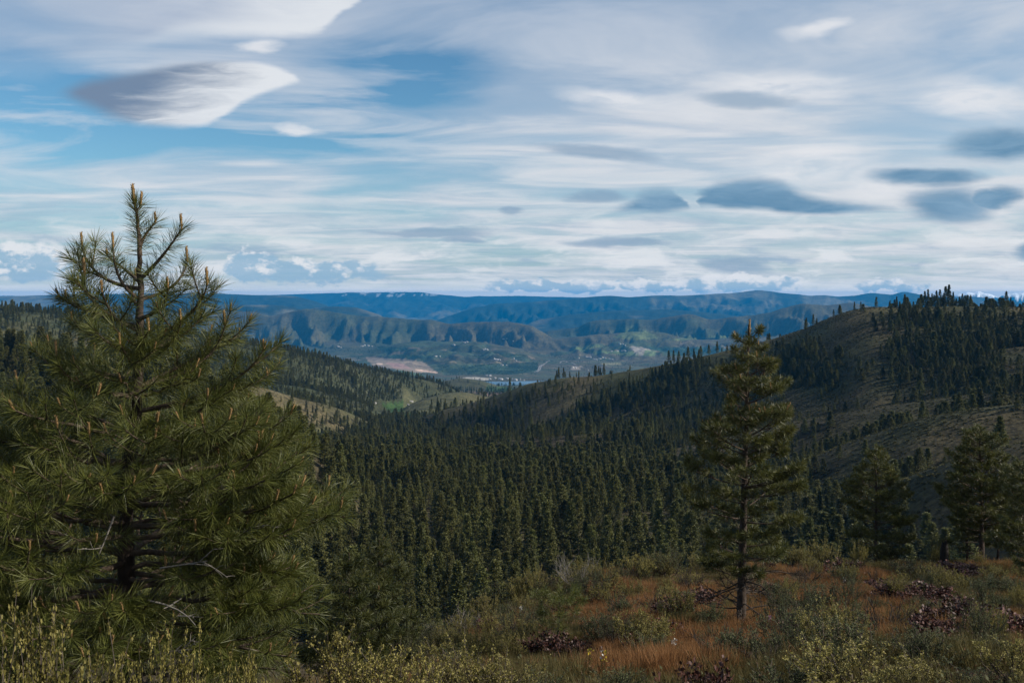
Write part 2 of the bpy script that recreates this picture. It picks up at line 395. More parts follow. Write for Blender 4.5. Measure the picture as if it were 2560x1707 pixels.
def far_height(X, Y):
    shp = X.shape
    X = X.ravel(); Y = Y.ravel()
    Yp = np.maximum(Y, 1.0)
    px = CX + F * X / Yp
    z = np.interp(Y, BASE_Y, BASE_Z)
    k = 0.0025 * Y + 0.4
    for R in RIDGES:
        reach = 0.17 * R['D'].max() / min(R['sf'], R['sb']) + 500
        q = np.where((Y > R['D'].min() - reach) & (Y < R['D'].max() + reach))[0]
        if not len(q): continue
        x, y = X[q], Y[q]
        D = np.interp(px[q], R['gx'], R['D']); py = np.interp(px[q], R['gx'], R['py'])
        d = y - D
        r = R['r']
        zr = -(py - Y0) / F * D - np.where(d < 0, R['sf'], R['sb']) * (np.sqrt(d * d + r * r) - r)
        w = np.where(zr > z[q] - k[q])[0]
        if not len(w): continue
        q = q[w]; x = x[w]; y = y[w]; d = d[w]; zr = zr[w]
        if R['rib']:
            A, per, sd_ = R['rib']
            s = x + 0.5 * d + per * 1.9 * fbm(x / (per * 2.6), y / (per * 2.6), sd_, 4)
            t = np.abs(((s / per) % 1.0) * 2 - 1)
            s2 = x - 0.3 * d + per * .6 * fbm(x / per, y / per, sd_ + 4, 3)
            t2 = np.abs(((s2 / (per * .42)) % 1.0) * 2 - 1)
            amt = np.clip((-d - 20) / (per * .9), 0, 1) * np.clip(1.6 + d / (per * 6.5), 0, 1)
            s3 = x + 0.9 * d + per * .4 * fbm(x / (per * .6), y / (per * .6), sd_ + 6, 3)
            t3 = np.abs(((s3 / (per * .23)) % 1.0) * 2 - 1)
            zr = zr - A * (0.66 * t + 0.30 * t2 + .13 * t3) * amt * (0.65 + 0.7 * vnoise(x / (per * 4), y / (per * 4), sd_ + 9))
        m = np.maximum(z[q], zr)
        h = np.clip(1 - np.abs(z[q] - zr) / k[q], 0, 1)
        z[q] = m + h * h * k[q] * 0.25
    amp = np.minimum(0.012 * Y, 2.5 + 0.002 * Y)
    z = z + 30 * sstep(6500, 7200, Y) * sstep(9500, 8600, Y) * fbm(X / 420, Y / 420, 37, 4)
    sc = np.clip(Y * 0.12, 20, 900)
    lg = np.log2(sc); i0 = np.floor(lg); fr = lg - i0
    s0 = 2 ** i0; s1 = 2 ** (i0 + 1)
    z = z + amp * 0.55 * ((1 - fr) * fbm(X / s0, Y / s0, 31, 4) + fr * fbm(X / s1, Y / s1, 31, 4))
    return z.reshape(shp)

def height(X, Y):
    X = np.atleast_1d(np.asarray(X, float)); Y = np.atleast_1d(np.asarray(Y, float))
    z = np.empty(X.shape)
    n = Y < 130
    f = Y > 20
    z[f] = far_height(X[f], Y[f])
    zn = near_height(X[n], Y[n])
    z[n] = np.where(f[n], np.maximum(zn, np.where(f[n], z[n], 0)), zn)
    return z

# perspective grid of the wide terrain (columns of constant bearing, rows of constant distance)
pxs = np.concatenate([np.linspace(-700, -40, 60, endpoint=False), np.linspace(-40, 2600, 710), np.linspace(2612, 3300, 60)])
def seg(a, b, n): return np.exp(np.linspace(math.log(a), math.log(b), n, endpoint=False))
Ys = np.concatenate([seg(42, 200, 45), seg(200, 1000, 130), seg(1000, 2600, 90), seg(2600, 5600, 40), seg(5600, 9000, 130), seg(9000, 20000, 120), seg(20000, 28300, 55), [28300.]])
GPX, GY = np.meshgrid(pxs, Ys)
GX = (GPX - CX) / F * GY
GZ = height(GX, GY)
GS = GZ / GY                               # tangent of elevation
GMAX = np.maximum.accumulate(GS, axis=0)   # running skyline from the camera
GPY = Y0 - F * GS

def hit(px, py, ymin=42.0):
    """first terrain point met by the sight line through a pixel"""
    c = np.clip(np.interp(px, pxs, np.arange(len(pxs))), 0, len(pxs) - 1)
    s = (Y0 - py) / F
    col = GS[:, int(round(c))]
    idx = np.where((col >= s) & (Ys >= ymin))[0]
    if len(idx) == 0:
        i = int(np.argmax(np.where(Ys >= ymin, col, -9)))
        Y = Ys[i]
    else:
        i = idx[0]
        if i == 0: Y = Ys[0]
        else:
            t = (s - col[i - 1]) / max(col[i] - col[i - 1], 1e-9)
            Y = Ys[i - 1] + t * (Ys[i] - Ys[i - 1])
    X = (px - CX) / F * Y
    return X, Y, float(height(X, Y)[0])

def near_hit(px, py):
    s = (Y0 - py) / F
    Y = np.arange(2.5, 60, 0.05)
    z = near_height((px - CX) / F * Y, Y)
    i = np.where(z >= s * Y)[0]
    i = i[0] if len(i) else int(np.argmax(z / Y))
    return (px - CX) / F * Y[i], Y[i], float(z[i])

# ------------------------------------------------------------------ materials
def pmat(name, c1, c2=None, scale=5.0, rough=0.8, spec=0.3, bump=0.0, bscale=40.0, rand=0.0, coords='Object', tint=None, trans=0.0):
    m = bpy.data.materials.new(name)
    m.use_nodes = True
    k = NT(m.node_tree)
    tc = k.add('ShaderNodeTexCoord').outputs[coords]
    if c2 is not None:
        n = k.noise(tc, scale, 3.0, 0.55)
        col = k.mix(k.mr(n, 0.32, 0.68), c1, c2)
    else:
        col = k.mix(0.0, c1, c1)
    if rand:
        r = k.add('ShaderNodeObjectInfo').outputs['Random']
        col = k.mix(1.0, col, k.mix(r, (1 - rand,) * 3, (1 + rand,) * 3), 'MULTIPLY')
        if tint:
            r2 = k.m('FRACT', k.m('MULTIPLY', r, 7.31))
            col = k.mix(k.m('MULTIPLY', r2, 0.5), col, tint)
    b = k.add('ShaderNodeBsdfPrincipled', {'Base Color': col, 'Roughness': rough})
    k.set(b, 'Specular IOR Level', spec)
    if bump:
        bn = k.add('ShaderNodeBump', {'Strength': bump, 'Height': k.noise(tc, bscale, 4.0, 0.6)})
        bn.inputs['Distance'].default_value = 0.02
        k.set(b, 'Normal', bn.outputs[0])
    out = b.outputs[0]
    if trans:
        t = k.add('ShaderNodeBsdfTranslucent', {'Color': col})
        ms = k.add('ShaderNodeMixShader', {0: trans})
        k.l.new(b.outputs[0], ms.inputs[1]); k.l.new(t.outputs[0], ms.inputs[2])
        out = ms.outputs[0]
    k.add('ShaderNodeOutputMaterial', {0: out})
    return m

def terrain_mat(name, near):
    m = bpy.data.materials.new(name)
    m.use_nodes = True
    k = NT(m.node_tree)
    tc = k.add('ShaderNodeTexCoord').outputs['Object']
    at = k.add('ShaderNodeAttribute')
    at.attribute_name = 'Col'
    col = at.outputs['Color']
    if near:
        n = k.noise(tc, 2.2, 5.0, 0.6)
        n2 = k.noise(tc, 24.0, 3.0, 0.6)
        col = k.mix(1.0, col, k.mix(k.mr(n, 0.3, 0.7), (0.65, 0.62, 0.6), (1.3, 1.3, 1.25)), 'MULTIPLY')
        col = k.mix(1.0, col, k.mix(k.mr(n2, 0.3, 0.7), (0.6,) * 3, (1.35,) * 3), 'MULTIPLY')
        h = k.noise(tc, 9.0, 5.0, 0.65)
        dist, st = 0.12, 0.9
    else:
        n = k.noise(tc, 0.055, 5.0, 0.62)
        n2 = k.noise(tc, 0.0065, 5.0, 0.6)
        n3 = k.noise(tc, 0.42, 3.0, 0.6)
        col = k.mix(1.0, col, k.mix(k.mr(n, 0.3, 0.7), (0.66, 0.68, 0.66), (1.32, 1.3, 1.28)), 'MULTIPLY')
        col = k.mix(1.0, col, k.mix(k.mr(n2, 0.3, 0.7), (0.74,) * 3, (1.25,) * 3), 'MULTIPLY')
        col = k.mix(1.0, col, k.mix(k.mr(n3, 0.35, 0.65), (0.6,) * 3, (1.35,) * 3), 'MULTIPLY')
        h = k.noise(tc, 0.25, 5.0, 0.65)
        dist, st = 1.6, 0.8
    bn = k.add('ShaderNodeBump', {'Strength': st, 'Height': h})
    bn.inputs['Distance'].default_value = dist
    b = k.add('ShaderNodeBsdfPrincipled', {'Base Color': col, 'Roughness': 0.95, 'Normal': bn.outputs[0]})
    k.set(b, 'Specular IOR Level', 0.1)
    k.add('ShaderNodeOutputMaterial', {0: b.outputs[0]})
    return m

M_TERR = terrain_mat('hill_ground', False)
M_GROUND = terrain_mat('soil_and_litter', True)
M_CONIFER = pmat('conifer_needles', (0.050, 0.058, 0.014), (0.100, 0.104, 0.028), 0.9, 0.6, 0.25, rand=0.45, tint=(0.120, 0.108, 0.032), trans=.12)
M_CONIFER_FAR = pmat('far_conifer_needles', (0.022, 0.036, 0.018), (0.038, 0.054, 0.024), 0.3, 0.8, 0.1, rand=0.3)
M_BARK = pmat('pine_bark', (0.028, 0.020, 0.016), (0.070, 0.052, 0.040), 6.0, 0.9, 0.2, 0.8, 26.0)
M_WATER = pmat('lake_water', (0.03, 0.10, 0.17), (0.04, 0.12, 0.19), 0.01, 0.25, 0.5, 0.25, 0.05)
M_ROAD = pmat('pale_road', (0.20, 0.19, 0.18), (0.25, 0.23, 0.21), 0.05, 0.9, 0.1)

# ------------------------------------------------------------------ terrain colours
def in_poly(px, py, poly):
    r = np.zeros(px.shape, bool)
    n = len(poly)
    j = n - 1
    for i in range(n):
        xi, yi = poly[i]; xj, yj = poly[j]
        c = ((yi > py) != (yj > py)) & (px < (xj - xi) * (py - yi) / (yj - yi + 1e-9) + xi)
        r ^= c
        j = i
    return r

def terrain_colour():
    C = np.empty(GX.shape + (3,))
    n1 = fbm(GX / 60, GY / 60, 51, 4); n2 = fbm(GX / 420, GY / 420, 53, 4); n3 = fbm(GX / 1500, GY / 1500, 57, 4)
    grass = np.array([0.082, 0.066, 0.034]); green = np.array([0.050, 0.052, 0.023]); litter = np.array([0.060, 0.048, 0.030]); rust = np.array([0.078, 0.044, 0.028])
    w = sstep(-.5, .5, n1)[..., None]
    C[:] = grass * (1 - w) + green * w
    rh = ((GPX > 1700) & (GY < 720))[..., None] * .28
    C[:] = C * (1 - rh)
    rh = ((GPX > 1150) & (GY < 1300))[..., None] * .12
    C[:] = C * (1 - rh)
    w = (sstep(.05, .55, n2 + .4 * n1) * (GY < 900))[..., None]
    C[:] = C * (1 - w * .55) + rust * w * .55
    # forest floor of the valley and the left ridges
    fl = ((GPX < 1750) & (GY < 760))[..., None] * 0.7
    C[:] = C * (1 - fl) + litter * fl
    fl = (((GPX < 1150) & (GY > 1250) & (GY < 2300)))[..., None] * 0.75
    C[:] = C * (1 - fl) + np.array([0.034, 0.040, 0.020]) * fl
    # hills beyond the lake
    far = sstep(2600, 4000, GY)[..., None]
    w = sstep(-.35, .45, n3 + .5 * n2)[..., None]
    fc = np.array([0.074, 0.066, 0.036]) * (1 - w) + np.array([0.044, 0.053, 0.025]) * w
    C[:] = C * (1 - far) + fc * far
    # lower benches beyond the lake: strips of orchard, dry ground, scrub
    be = ((GY > 6000) & (GY < 8700))
    st = fbm(GX / 900, GY / 130, 61, 4) + .5 * fbm(GX / 260, GY / 60, 63, 3)
    for lo, hi, c in ((-9, -.35, (0.050, 0.070, 0.036)), (.30, .42, (0.15, 0.12, 0.08)), (.45, 9, (0.070, 0.092, 0.045))):
        s = (be & (st > lo) & (st < hi))[..., None] * .8
        C[:] = C * (1 - s) + np.array(c) * s
    # mountains: wooded, with pale open slopes
    mt = sstep(10800, 11600, GY)[..., None]
    w = sstep(.05, .6, n3 + .7 * n2)[..., None]
    mc = np.array([0.022, 0.032, 0.022]) * (1 - w) + np.array([0.11, 0.10, 0.062]) * w
    C[:] = C * (1 - mt) + mc * mt
    # snow on the far plateau edge and on the high peaks
    sn = ((GY > 22600) & (GPX > 2330) & (GPY < 744 + 9 * fbm(GPX / 14, GPY / 5, 71, 4)))[..., None] * 1.0
    sn = np.maximum(sn, ((GY > 22000) & (GY < 24600) & (GPX > 850) & (GPX < 1130) & (fbm(GPX / 16, GPY / 3, 73, 4) > .18) & (GPY < 740))[..., None] * .3)
    C[:] = C * (1 - sn) + np.array([0.85, 0.87, 0.9]) * sn
    def paint(poly, c, ymin, ymax, a=0.95, rag=1.5):
        jx = GPX + rag * 2 * fbm(GX / 90, GY / 90, 81, 3); jy = GPY + rag * .5 * fbm(GX / 90, GY / 90, 83, 3)
        s = (in_poly(jx, jy, poly) & (GY > ymin) & (GY < ymax))[..., None] * a
        C[:] = C * (1 - s) + np.array(c) * s
    # tan and pink ploughed ground left of the lake
    paint([(912, 893), (975, 894), (1055, 903), (1092, 930), (1040, 932), (985, 922), (935, 917)], (0.21, 0.165, 0.12), 5800, 9000)
    paint([(965, 906), (1005, 908), (1030, 922), (985, 921)], (0.30, 0.19, 0.16), 5800, 9000)
    paint([(1038, 922), (1092, 929), (1096, 933), (1040, 927)], (0.48, 0.34, 0.26), 5800, 9000)
    paint([(940, 906), (960, 907), (955, 912), (942, 911)], (0.45, 0.33, 0.26), 5800, 9000)
    paint([(998, 925), (1050, 934), (1070, 942), (1010, 938)], (0.085, 0.120, 0.046), 5800, 9000)
    # dark orchards above the lake
    paint([(1072, 910), (1180, 912), (1345, 905), (1345, 925), (1290, 936), (1110, 938), (1090, 925)], (0.042, 0.066, 0.034), 5800, 9000, .7)
    paint([(1150, 915), (1345, 912), (1340, 932), (1180, 935)], (0.036, 0.062, 0.034), 5800, 9000, .6)
    paint([(990, 886), (1100, 890), (1060, 897), (960, 896)], (0.030, 0.055, 0.034), 5800, 9000, .85)
    paint([(940, 866), (1000, 868), (1060, 878), (960, 880)], (0.032, 0.055, 0.034), 5800, 9000, .8)
    paint([(1190, 942), (1230, 946), (1215, 951), (1150, 944)], (0.33, 0.30, 0.25), 5600, 9000)
    # bright meadows on the far right bench
    paint([(1530, 843), (1575, 823), (1620, 828), (1650, 845), (1590, 850)], (0.115, 0.140, 0.056), 5800, 11000, .9)
    paint([(1425, 872), (1470, 862), (1500, 866), (1460, 876)], (0.105, 0.135, 0.052), 5800, 11000, .9)
    paint([(1480, 880), (1565, 876), (1640, 880), (1630, 890), (1560, 888)], (0.105, 0.145, 0.058), 5800, 11000, .85)
    paint([(1575, 866), (1605, 868), (1640, 878), (1625, 888), (1590, 886)], (0.27, 0.24, 0.21), 5800, 11000, .85)
    paint([(1610, 875), (1640, 878), (1636, 888), (1612, 890)], (0.125, 0.170, 0.070), 5800, 11000, .9)
    paint([(1670, 848), (1780, 838), (1860, 832), (1860, 838), (1700, 852)], (0.095, 0.120, 0.052), 5800, 11000, .8)
    paint([(1610, 868), (1800, 866), (1860, 880), (1700, 890)], (0.026, 0.056, 0.036), 5800, 11000, .85)
    paint([(1500, 908), (1550, 906), (1556, 912), (1510, 913)], (0.20, 0.19, 0.10), 5800, 11000, .9)
    paint([(1430, 916), (1455, 915), (1450, 924), (1425, 924)], (0.28, 0.23, 0.18), 5800, 11000, .9)
    # green field and bare banks on the canyon floor
    paint([(948, 1010), (1010, 1003), (1022, 1012), (1016, 1024), (1034, 1037), (1005, 1045), (975, 1030)], (0.036, 0.070, 0.020), 1300, 2100, .9)
    paint([(1190, 968), (1260, 966), (1300, 975), (1240, 982)], (0.040, 0.075, 0.028), 2200, 5000, .9)
    paint([(1170, 978), (1205, 980), (1290, 980), (1220, 990)], (0.15, 0.10, 0.075), 1700, 3200, .9)
    # grassy knoll
    kn = ((GPX > 1010) & (GPX < 1300) & (GY > 1500) & (GY < 1880) & (GPY < 1034))[..., None] * .75
    C[:] = C * (1 - kn) + np.array([0.082, 0.080, 0.040]) * kn
    return np.clip(C, 0.005, 0.95)

def grid_faces(nr, nc):
    i = (np.arange(nr - 1)[:, None] * nc + np.arange(nc - 1)[None, :]).ravel()
    return np.stack([i, i + 1, i + nc + 1, i + nc], 1)

def set_col(me, C):
    a = me.color_attributes.new('Col', 'FLOAT_COLOR', 'POINT')
    rgba = np.ones((len(me.vertices), 4), np.float32)
    rgba[:, :3] = C.reshape(-1, 3)
    a.data.foreach_set('color', rgba.ravel())

nr, nc = GX.shape
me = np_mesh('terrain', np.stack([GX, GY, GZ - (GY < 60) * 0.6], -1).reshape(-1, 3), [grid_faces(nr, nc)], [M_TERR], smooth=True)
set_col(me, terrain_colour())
terrain = tag(obj('terrain', me), 'rolling valley hillsides and blue mountain ranges', None, None, 'structure')

# near spur on which the camera stands
gx = np.arange(-34, 46.01, 0.32); gy = np.arange(-24, 64.01, 0.32)
NX, NY = np.meshgrid(gx, gy)
NZ = height(NX, NY)
me = np_mesh('ground', np.stack([NX, NY, NZ], -1).reshape(-1, 3), [grid_faces(*NX.shape)], [M_GROUND], smooth=True)
w = sstep(-.35, .45, fbm(NX * .16, NY * .16, 91, 4))[..., None]
set_col(me, np.array([0.095, 0.052, 0.028]) * w + np.array([0.050, 0.044, 0.022]) * (1 - w))
tag(obj('ground', me), 'grassy hilltop spur in the foreground', None, None, 'structure')

# lake
lk = []
for px, py in ((1195, 957.5), (1222, 953.6), (1260, 954.2), (1300, 952.6), (1345, 952.0), (1400, 953.0), (1400, 965), (1345, 966), (1290, 965), (1240, 963.5), (1205, 961)):
    Y = 553.0 * F / (py - Y0)
    lk.append(((px - CX) / F * Y, Y, -553.0))
me = np_mesh('lake', np.array(lk), [np.array([[0, i, i + 1] for i in range(1, len(lk) - 1)])], [M_WATER])
tag(obj('lake', me), 'sliver of blue lake at the foot of the far hills', None, None, 'structure')

# pale roads in the far valley
def road(pts, wdt, lift=2.0):
    P = np.array([hit(px, py, 5600) for px, py in pts])
    t = np.linspace(0, len(P) - 1, len(P) * 8)
    Q = np.stack([np.interp(t, np.arange(len(P)), P[:, i]) for i in range(3)], 1)
    Q[:, 2] = height(Q[:, 0], Q[:, 1]) + lift
    d = np.gradient(Q[:, :2], axis=0)
    nrm = unit(np.stack([-d[:, 1], d[:, 0]], 1)) * wdt / 2
    L = Q.copy(); R = Q.copy()
    L[:, :2] += nrm; R[:, :2] -= nrm
    n = len(Q)
    i = np.arange(n - 1)
    me = np_mesh('road', np.concatenate([L, R]), [np.stack([i, i + 1, n + i + 1, n + i], 1)], [M_ROAD])
    return tag(obj('road', me), 'pale road winding across the far valley', None, None, 'structure')
road([(1336, 931), (1345, 926), (1348, 918), (1356, 912), (1368, 905), (1374, 901)], 9)
road([(1343, 930), (1350, 924), (1353, 916), (1362, 910)], 10)
road([(1113, 878), (1170, 879), (1210, 876), (1216, 873)], 12)
road([(1180, 887), (1205, 886), (1218, 882)], 10)
road([(1400, 908), (1408, 902), (1420, 907), (1440, 912)], 10)

# ------------------------------------------------------------------ haze: the air of the valley
hz = bpy.data.materials.new('valley_air')
hz.use_nodes = True
k = NT(hz.node_tree)
pv = k.add('ShaderNodeVolumePrincipled', {'Color': (0.0, 0.375, 0.92, 1), 'Density': 3.1e-5, 'Anisotropy': 0.0})
k.add('ShaderNodeOutputMaterial')
k.l.new(pv.outputs[0], k.n['Material Output'].inputs['Volume'])
hx, hy0, hy1, hz0, hz1 = 26000, -400, 28400, float(GZ.min()) - 60, float(max(GZ.max(), 2.0)) + 2.0
hv = np.array([(sx * hx, y_, z_) for z_ in (hz0, hz1) for y_ in (hy0, hy1) for sx in (-1, 1)], float)
me = np_mesh('haze', hv, [np.array([[0, 2, 3, 1], [4, 5, 7, 6], [0, 1, 5, 4], [2, 6, 7, 3], [0, 4, 6, 2], [1, 3, 7, 5]])], [hz])
tag(obj('haze', me), 'thin blue haze filling the valley', None, None, 'stuff')

# ------------------------------------------------------------------ mesh pieces for plants
def tube(P, R, ns=6):
    """tapered tube along polyline P (n,3) with radii R; returns verts, quads"""
    P = np.asarray(P, float); n = len(P)
    T = unit(np.gradient(P, axis=0))
    ref = np.array([0.0, 0, 1]) if abs(T[0, 2]) < .8 else np.array([1.0, 0, 0])
    A = unit(np.cross(T, ref)); B = np.cross(T, A)
    a = np.linspace(0, 2 * np.pi, ns, endpoint=False)
    ring = A[:, None] * np.cos(a)[None, :, None] + B[:, None] * np.sin(a)[None, :, None]
    V = (P[:, None] + ring * np.asarray(R, float)[:, None, None]).reshape(-1, 3)
    i = np.arange(n - 1)[:, None] * ns; j = np.arange(ns)[None, :]; j2 = (j + 1) % ns
    Q = np.stack([i + j, i + j2, i + ns + j2, i + ns + j], -1).reshape(-1, 4)
    return V, Q

class Acc:
    def __init__(s): s.V = []; s.T = []; s.Q = []; s.n = 0
    def add(s, V, T=None, Q=None):
        if T is not None and len(T): s.T.append(np.asarray(T) + s.n)
        if Q is not None and len(Q): s.Q.append(np.asarray(Q) + s.n)
        s.V.append(V); s.n += len(V)
    def tube(s, P, R, ns=6):
        V, Q = tube(P, R, ns); s.add(V, None, Q)
    def mesh(s, name, mats, smooth=False):
        fs = []
        if s.Q: fs.append(np.concatenate(s.Q))
        if s.T: fs.append(np.concatenate(s.T))
        return np_mesh(name, np.concatenate(s.V), fs, mats, smooth=smooth)

def rand_unit(n):
    v = rng.normal(size=(n, 3))
    return unit(v)

def cards(P, D, L, Wd, N=None):
    """diamond leaves: base P, direction D, length L, width Wd (facing about N) -> verts, quads"""
    n = len(P)
    S = unit(np.cross(D, rand_unit(n) if N is None else N + rng.normal(size=(n, 3)) * .45))
    L = np.broadcast_to(L, (n,))[:, None]; Wd = np.broadcast_to(Wd, (n,))[:, None]
    V = np.stack([P, P + D * L * .5 + S * Wd * .5, P + D * L, P + D * L * .5 - S * Wd * .5], 1).reshape(-1, 3)
    return V, np.arange(4 * n).reshape(n, 4)

# ---- forest conifer prototypes (unit: metres)
def conifer_meshes(i, H, R, shape, far=False):
    nb = 34 if far else 170
    per = 5 if far else 11
    h = H * (0.10 + 0.90 * np.sort(rng.random(nb) ** 0.85))
    f = h / H
    prof = np.clip((1 - f), 0, 1) ** shape * np.clip((f - .02) / .16, 0.25, 1)
    length = R * prof * rng.uniform(.6, 1.12, nb) + 0.10
    azm = rng.random(nb) * 2 * np.pi
    acc = Acc(); wood = Acc()
    tz = np.linspace(0, H * .98, 8)
    lean = rng.normal(size=2) * .012 * H
    cxy = np.stack([lean[0] * (tz / H) ** 2, lean[1] * (tz / H) ** 2], 1)
    wood.tube(np.column_stack([cxy, tz]), (H * .014) * (1 - tz / H * .93), 5)
    for b in range(nb):
        d = np.array([math.cos(azm[b]), math.sin(azm[b]), 0])
        t = rng.uniform(.18, 1.0, per) ** .8
        up = 0.10 + .55 * f[b]
        P = d[None] * (t * length[b])[:, None]
        P[:, 2] = h[b] + t * length[b] * (up - .35) + t * t * .22 * length[b]
        P[:, :2] += rng.normal(size=(per, 2)) * .10 * (1 + length[b] * .3)
        kx = 2 if far else 3
        P = np.repeat(P, kx, 0) + rng.normal(size=(per * kx, 3)) * (.2 if far else .10)
        D = unit(d[None] * 1.0 + np.array([0, 0, .35])[None] + rng.normal(size=(per * kx, 3)) * .6)
        V, Q = cards(P, D, rng.uniform(.45, .8, len(P)) * (1.5 if far else .62), rng.uniform(.2, .34, len(P)) * (1.7 if far else .62), (d * .55 + np.array([0, 0, .85]))[None])
        acc.add(V, None, Q)
        if not far and b % 3 == 0:
            e = d * length[b] * .8 + np.array([0, 0, h[b] + .8 * length[b] * (up - .3)])
            wood.tube(np.array([[0, 0, h[b]], e]), [.035, .012], 3)
    top = np.array([cxy[-1][0], cxy[-1][1], H * .96])
    V, Q = cards(np.repeat(top[None], 18, 0) + rng.normal(size=(18, 3)) * np.array([.06, .06, .25]), unit(rng.normal(size=(18, 3)) * .3 + np.array([0, 0, 1.0])), .6, .16)
    acc.add(V, None, Q)
    return wood, acc

def join_proto(name, wood, acc, mats):
    Vw = np.concatenate(wood.V); Va = np.concatenate(acc.V)
    fw = np.concatenate(wood.Q); fa = np.concatenate(acc.Q) + len(Vw)
    return np_mesh(name, np.concatenate([Vw, Va]), [fw, fa], mats, [0, 1])

PROTO = []
for i, (H, R, sh) in enumerate([(12, 2.4, 1.0), (12, 2.9, .85), (12, 1.9, .95), (12, 2.7, 1.15), (12, 3.1, .72), (12, 2.3, .8)]):
    w_, a_ = conifer_meshes(i, H, R, sh)
    PROTO.append((w_.mesh('trunk', [M_BARK]), a_.mesh('crown', [M_CONIFER]), join_proto('conifer', w_, a_, [M_BARK, M_CONIFER])))
FARP = []
for i, (H, R, sh) in enumerate([(12, 2.2, .8), (12, 2.8, .7), (12, 1.7, .75)]):
    w_, a_ = conifer_meshes(i, H, R, sh, True)
    FARP.append(join_proto('far_conifer', w_, a_, [M_BARK, M_CONIFER_FAR]))

# ---- scatter with geometry nodes (only for what nobody could count)
def scatter(name, meshes, P, S, RZ, idx, label, tilt=0.0):
    c = bpy.data.collections.new(name + '_pieces')
    for i, me in enumerate(meshes):
        o = bpy.data.objects.new('%s_piece_%02d' % (name, i), me)
        c.objects.link(o)
    me = bpy.data.meshes.new(name)
    n = len(P)
    me.vertices.add(n)
    me.vertices.foreach_set('co', np.ascontiguousarray(P, np.float32).ravel())
    S = np.asarray(S, np.float32)
    if S.ndim == 1: S = np.repeat(S[:, None], 3, 1)
    rot = np.zeros((n, 3), np.float32)
    rot[:, 2] = RZ
    if tilt: rot[:, :2] = rng.normal(size=(n, 2)) * tilt
    for nm, ty, dat, key in (('scl', 'FLOAT_VECTOR', S, 'vector'), ('rot', 'FLOAT_VECTOR', rot, 'vector'), ('pick', 'INT', np.asarray(idx, np.int32), 'value')):
        a = me.attributes.new(nm, ty, 'POINT')
        a.data.foreach_set(key, np.ascontiguousarray(dat).ravel())
    me.update()
    o = obj(name, me)
    g = bpy.data.node_groups.new(name + '_scatter', 'GeometryNodeTree')
    g.interface.new_socket('Geometry', in_out='INPUT', socket_type='NodeSocketGeometry')
    g.interface.new_socket('Geometry', in_out='OUTPUT', socket_type='NodeSocketGeometry')
    gi = g.nodes.new('NodeGroupInput'); go = g.nodes.new('NodeGroupOutput')
    ci = g.nodes.new('GeometryNodeCollectionInfo')
    ci.inputs['Collection'].default_value = c
    ci.inputs['Separate Children'].default_value = True
    ci.inputs['Reset Children'].default_value = True
    ip = g.nodes.new('GeometryNodeInstanceOnPoints')
    ip.inputs['Pick Instance'].default_value = True
    def na(nm, ty):
        q = g.nodes.new('GeometryNodeInputNamedAttribute')
        q.data_type = ty
        q.inputs['Name'].default_value = nm
        return [s for s in q.outputs if s.enabled][0]
    L = g.links
    L.new(gi.outputs[0], ip.inputs['Points'])
    L.new(ci.outputs[0], ip.inputs['Instance'])
    L.new(na('pick', 'INT'), ip.inputs['Instance Index'])
    L.new(na('rot', 'FLOAT_VECTOR'), ip.inputs['Rotation'])
    L.new(na('scl', 'FLOAT_VECTOR'), ip.inputs['Scale'])
    L.new(ip.outputs[0], go.inputs[0])
    md = o.modifiers.new('scatter', 'NODES')
    md.node_group = g
    return tag(o, label, None, None, 'stuff')

# ------------------------------------------------------------------ forest
def visible_margin(px, Y, ztop):
    """pixels by which a top shows above the ground in front of it (photo px)"""
    c = np.clip(np.round(np.interp(px, pxs, np.arange(len(pxs)))).astype(int), 0, len(pxs) - 1)
    r = np.clip(np.searchsorted(Ys, Y) - 1, 0, len(Ys) - 1)
    return (ztop / Y - GMAX[r, c]) * F

def candidates(y0, y1, step, pxa=-120, pxb=2690):
    yy = np.arange(y0, y1, step)
    out = []
    for y in yy:
        xa, xb = (pxa - CX) / F * y, (pxb - CX) / F * y
        xx = np.arange(xa, xb, step)
        out.append(np.stack([xx, np.full(len(xx), y)], 1))
    P = np.concatenate(out)
    P += rng.uniform(-.48, .48, P.shape) * step
    return P

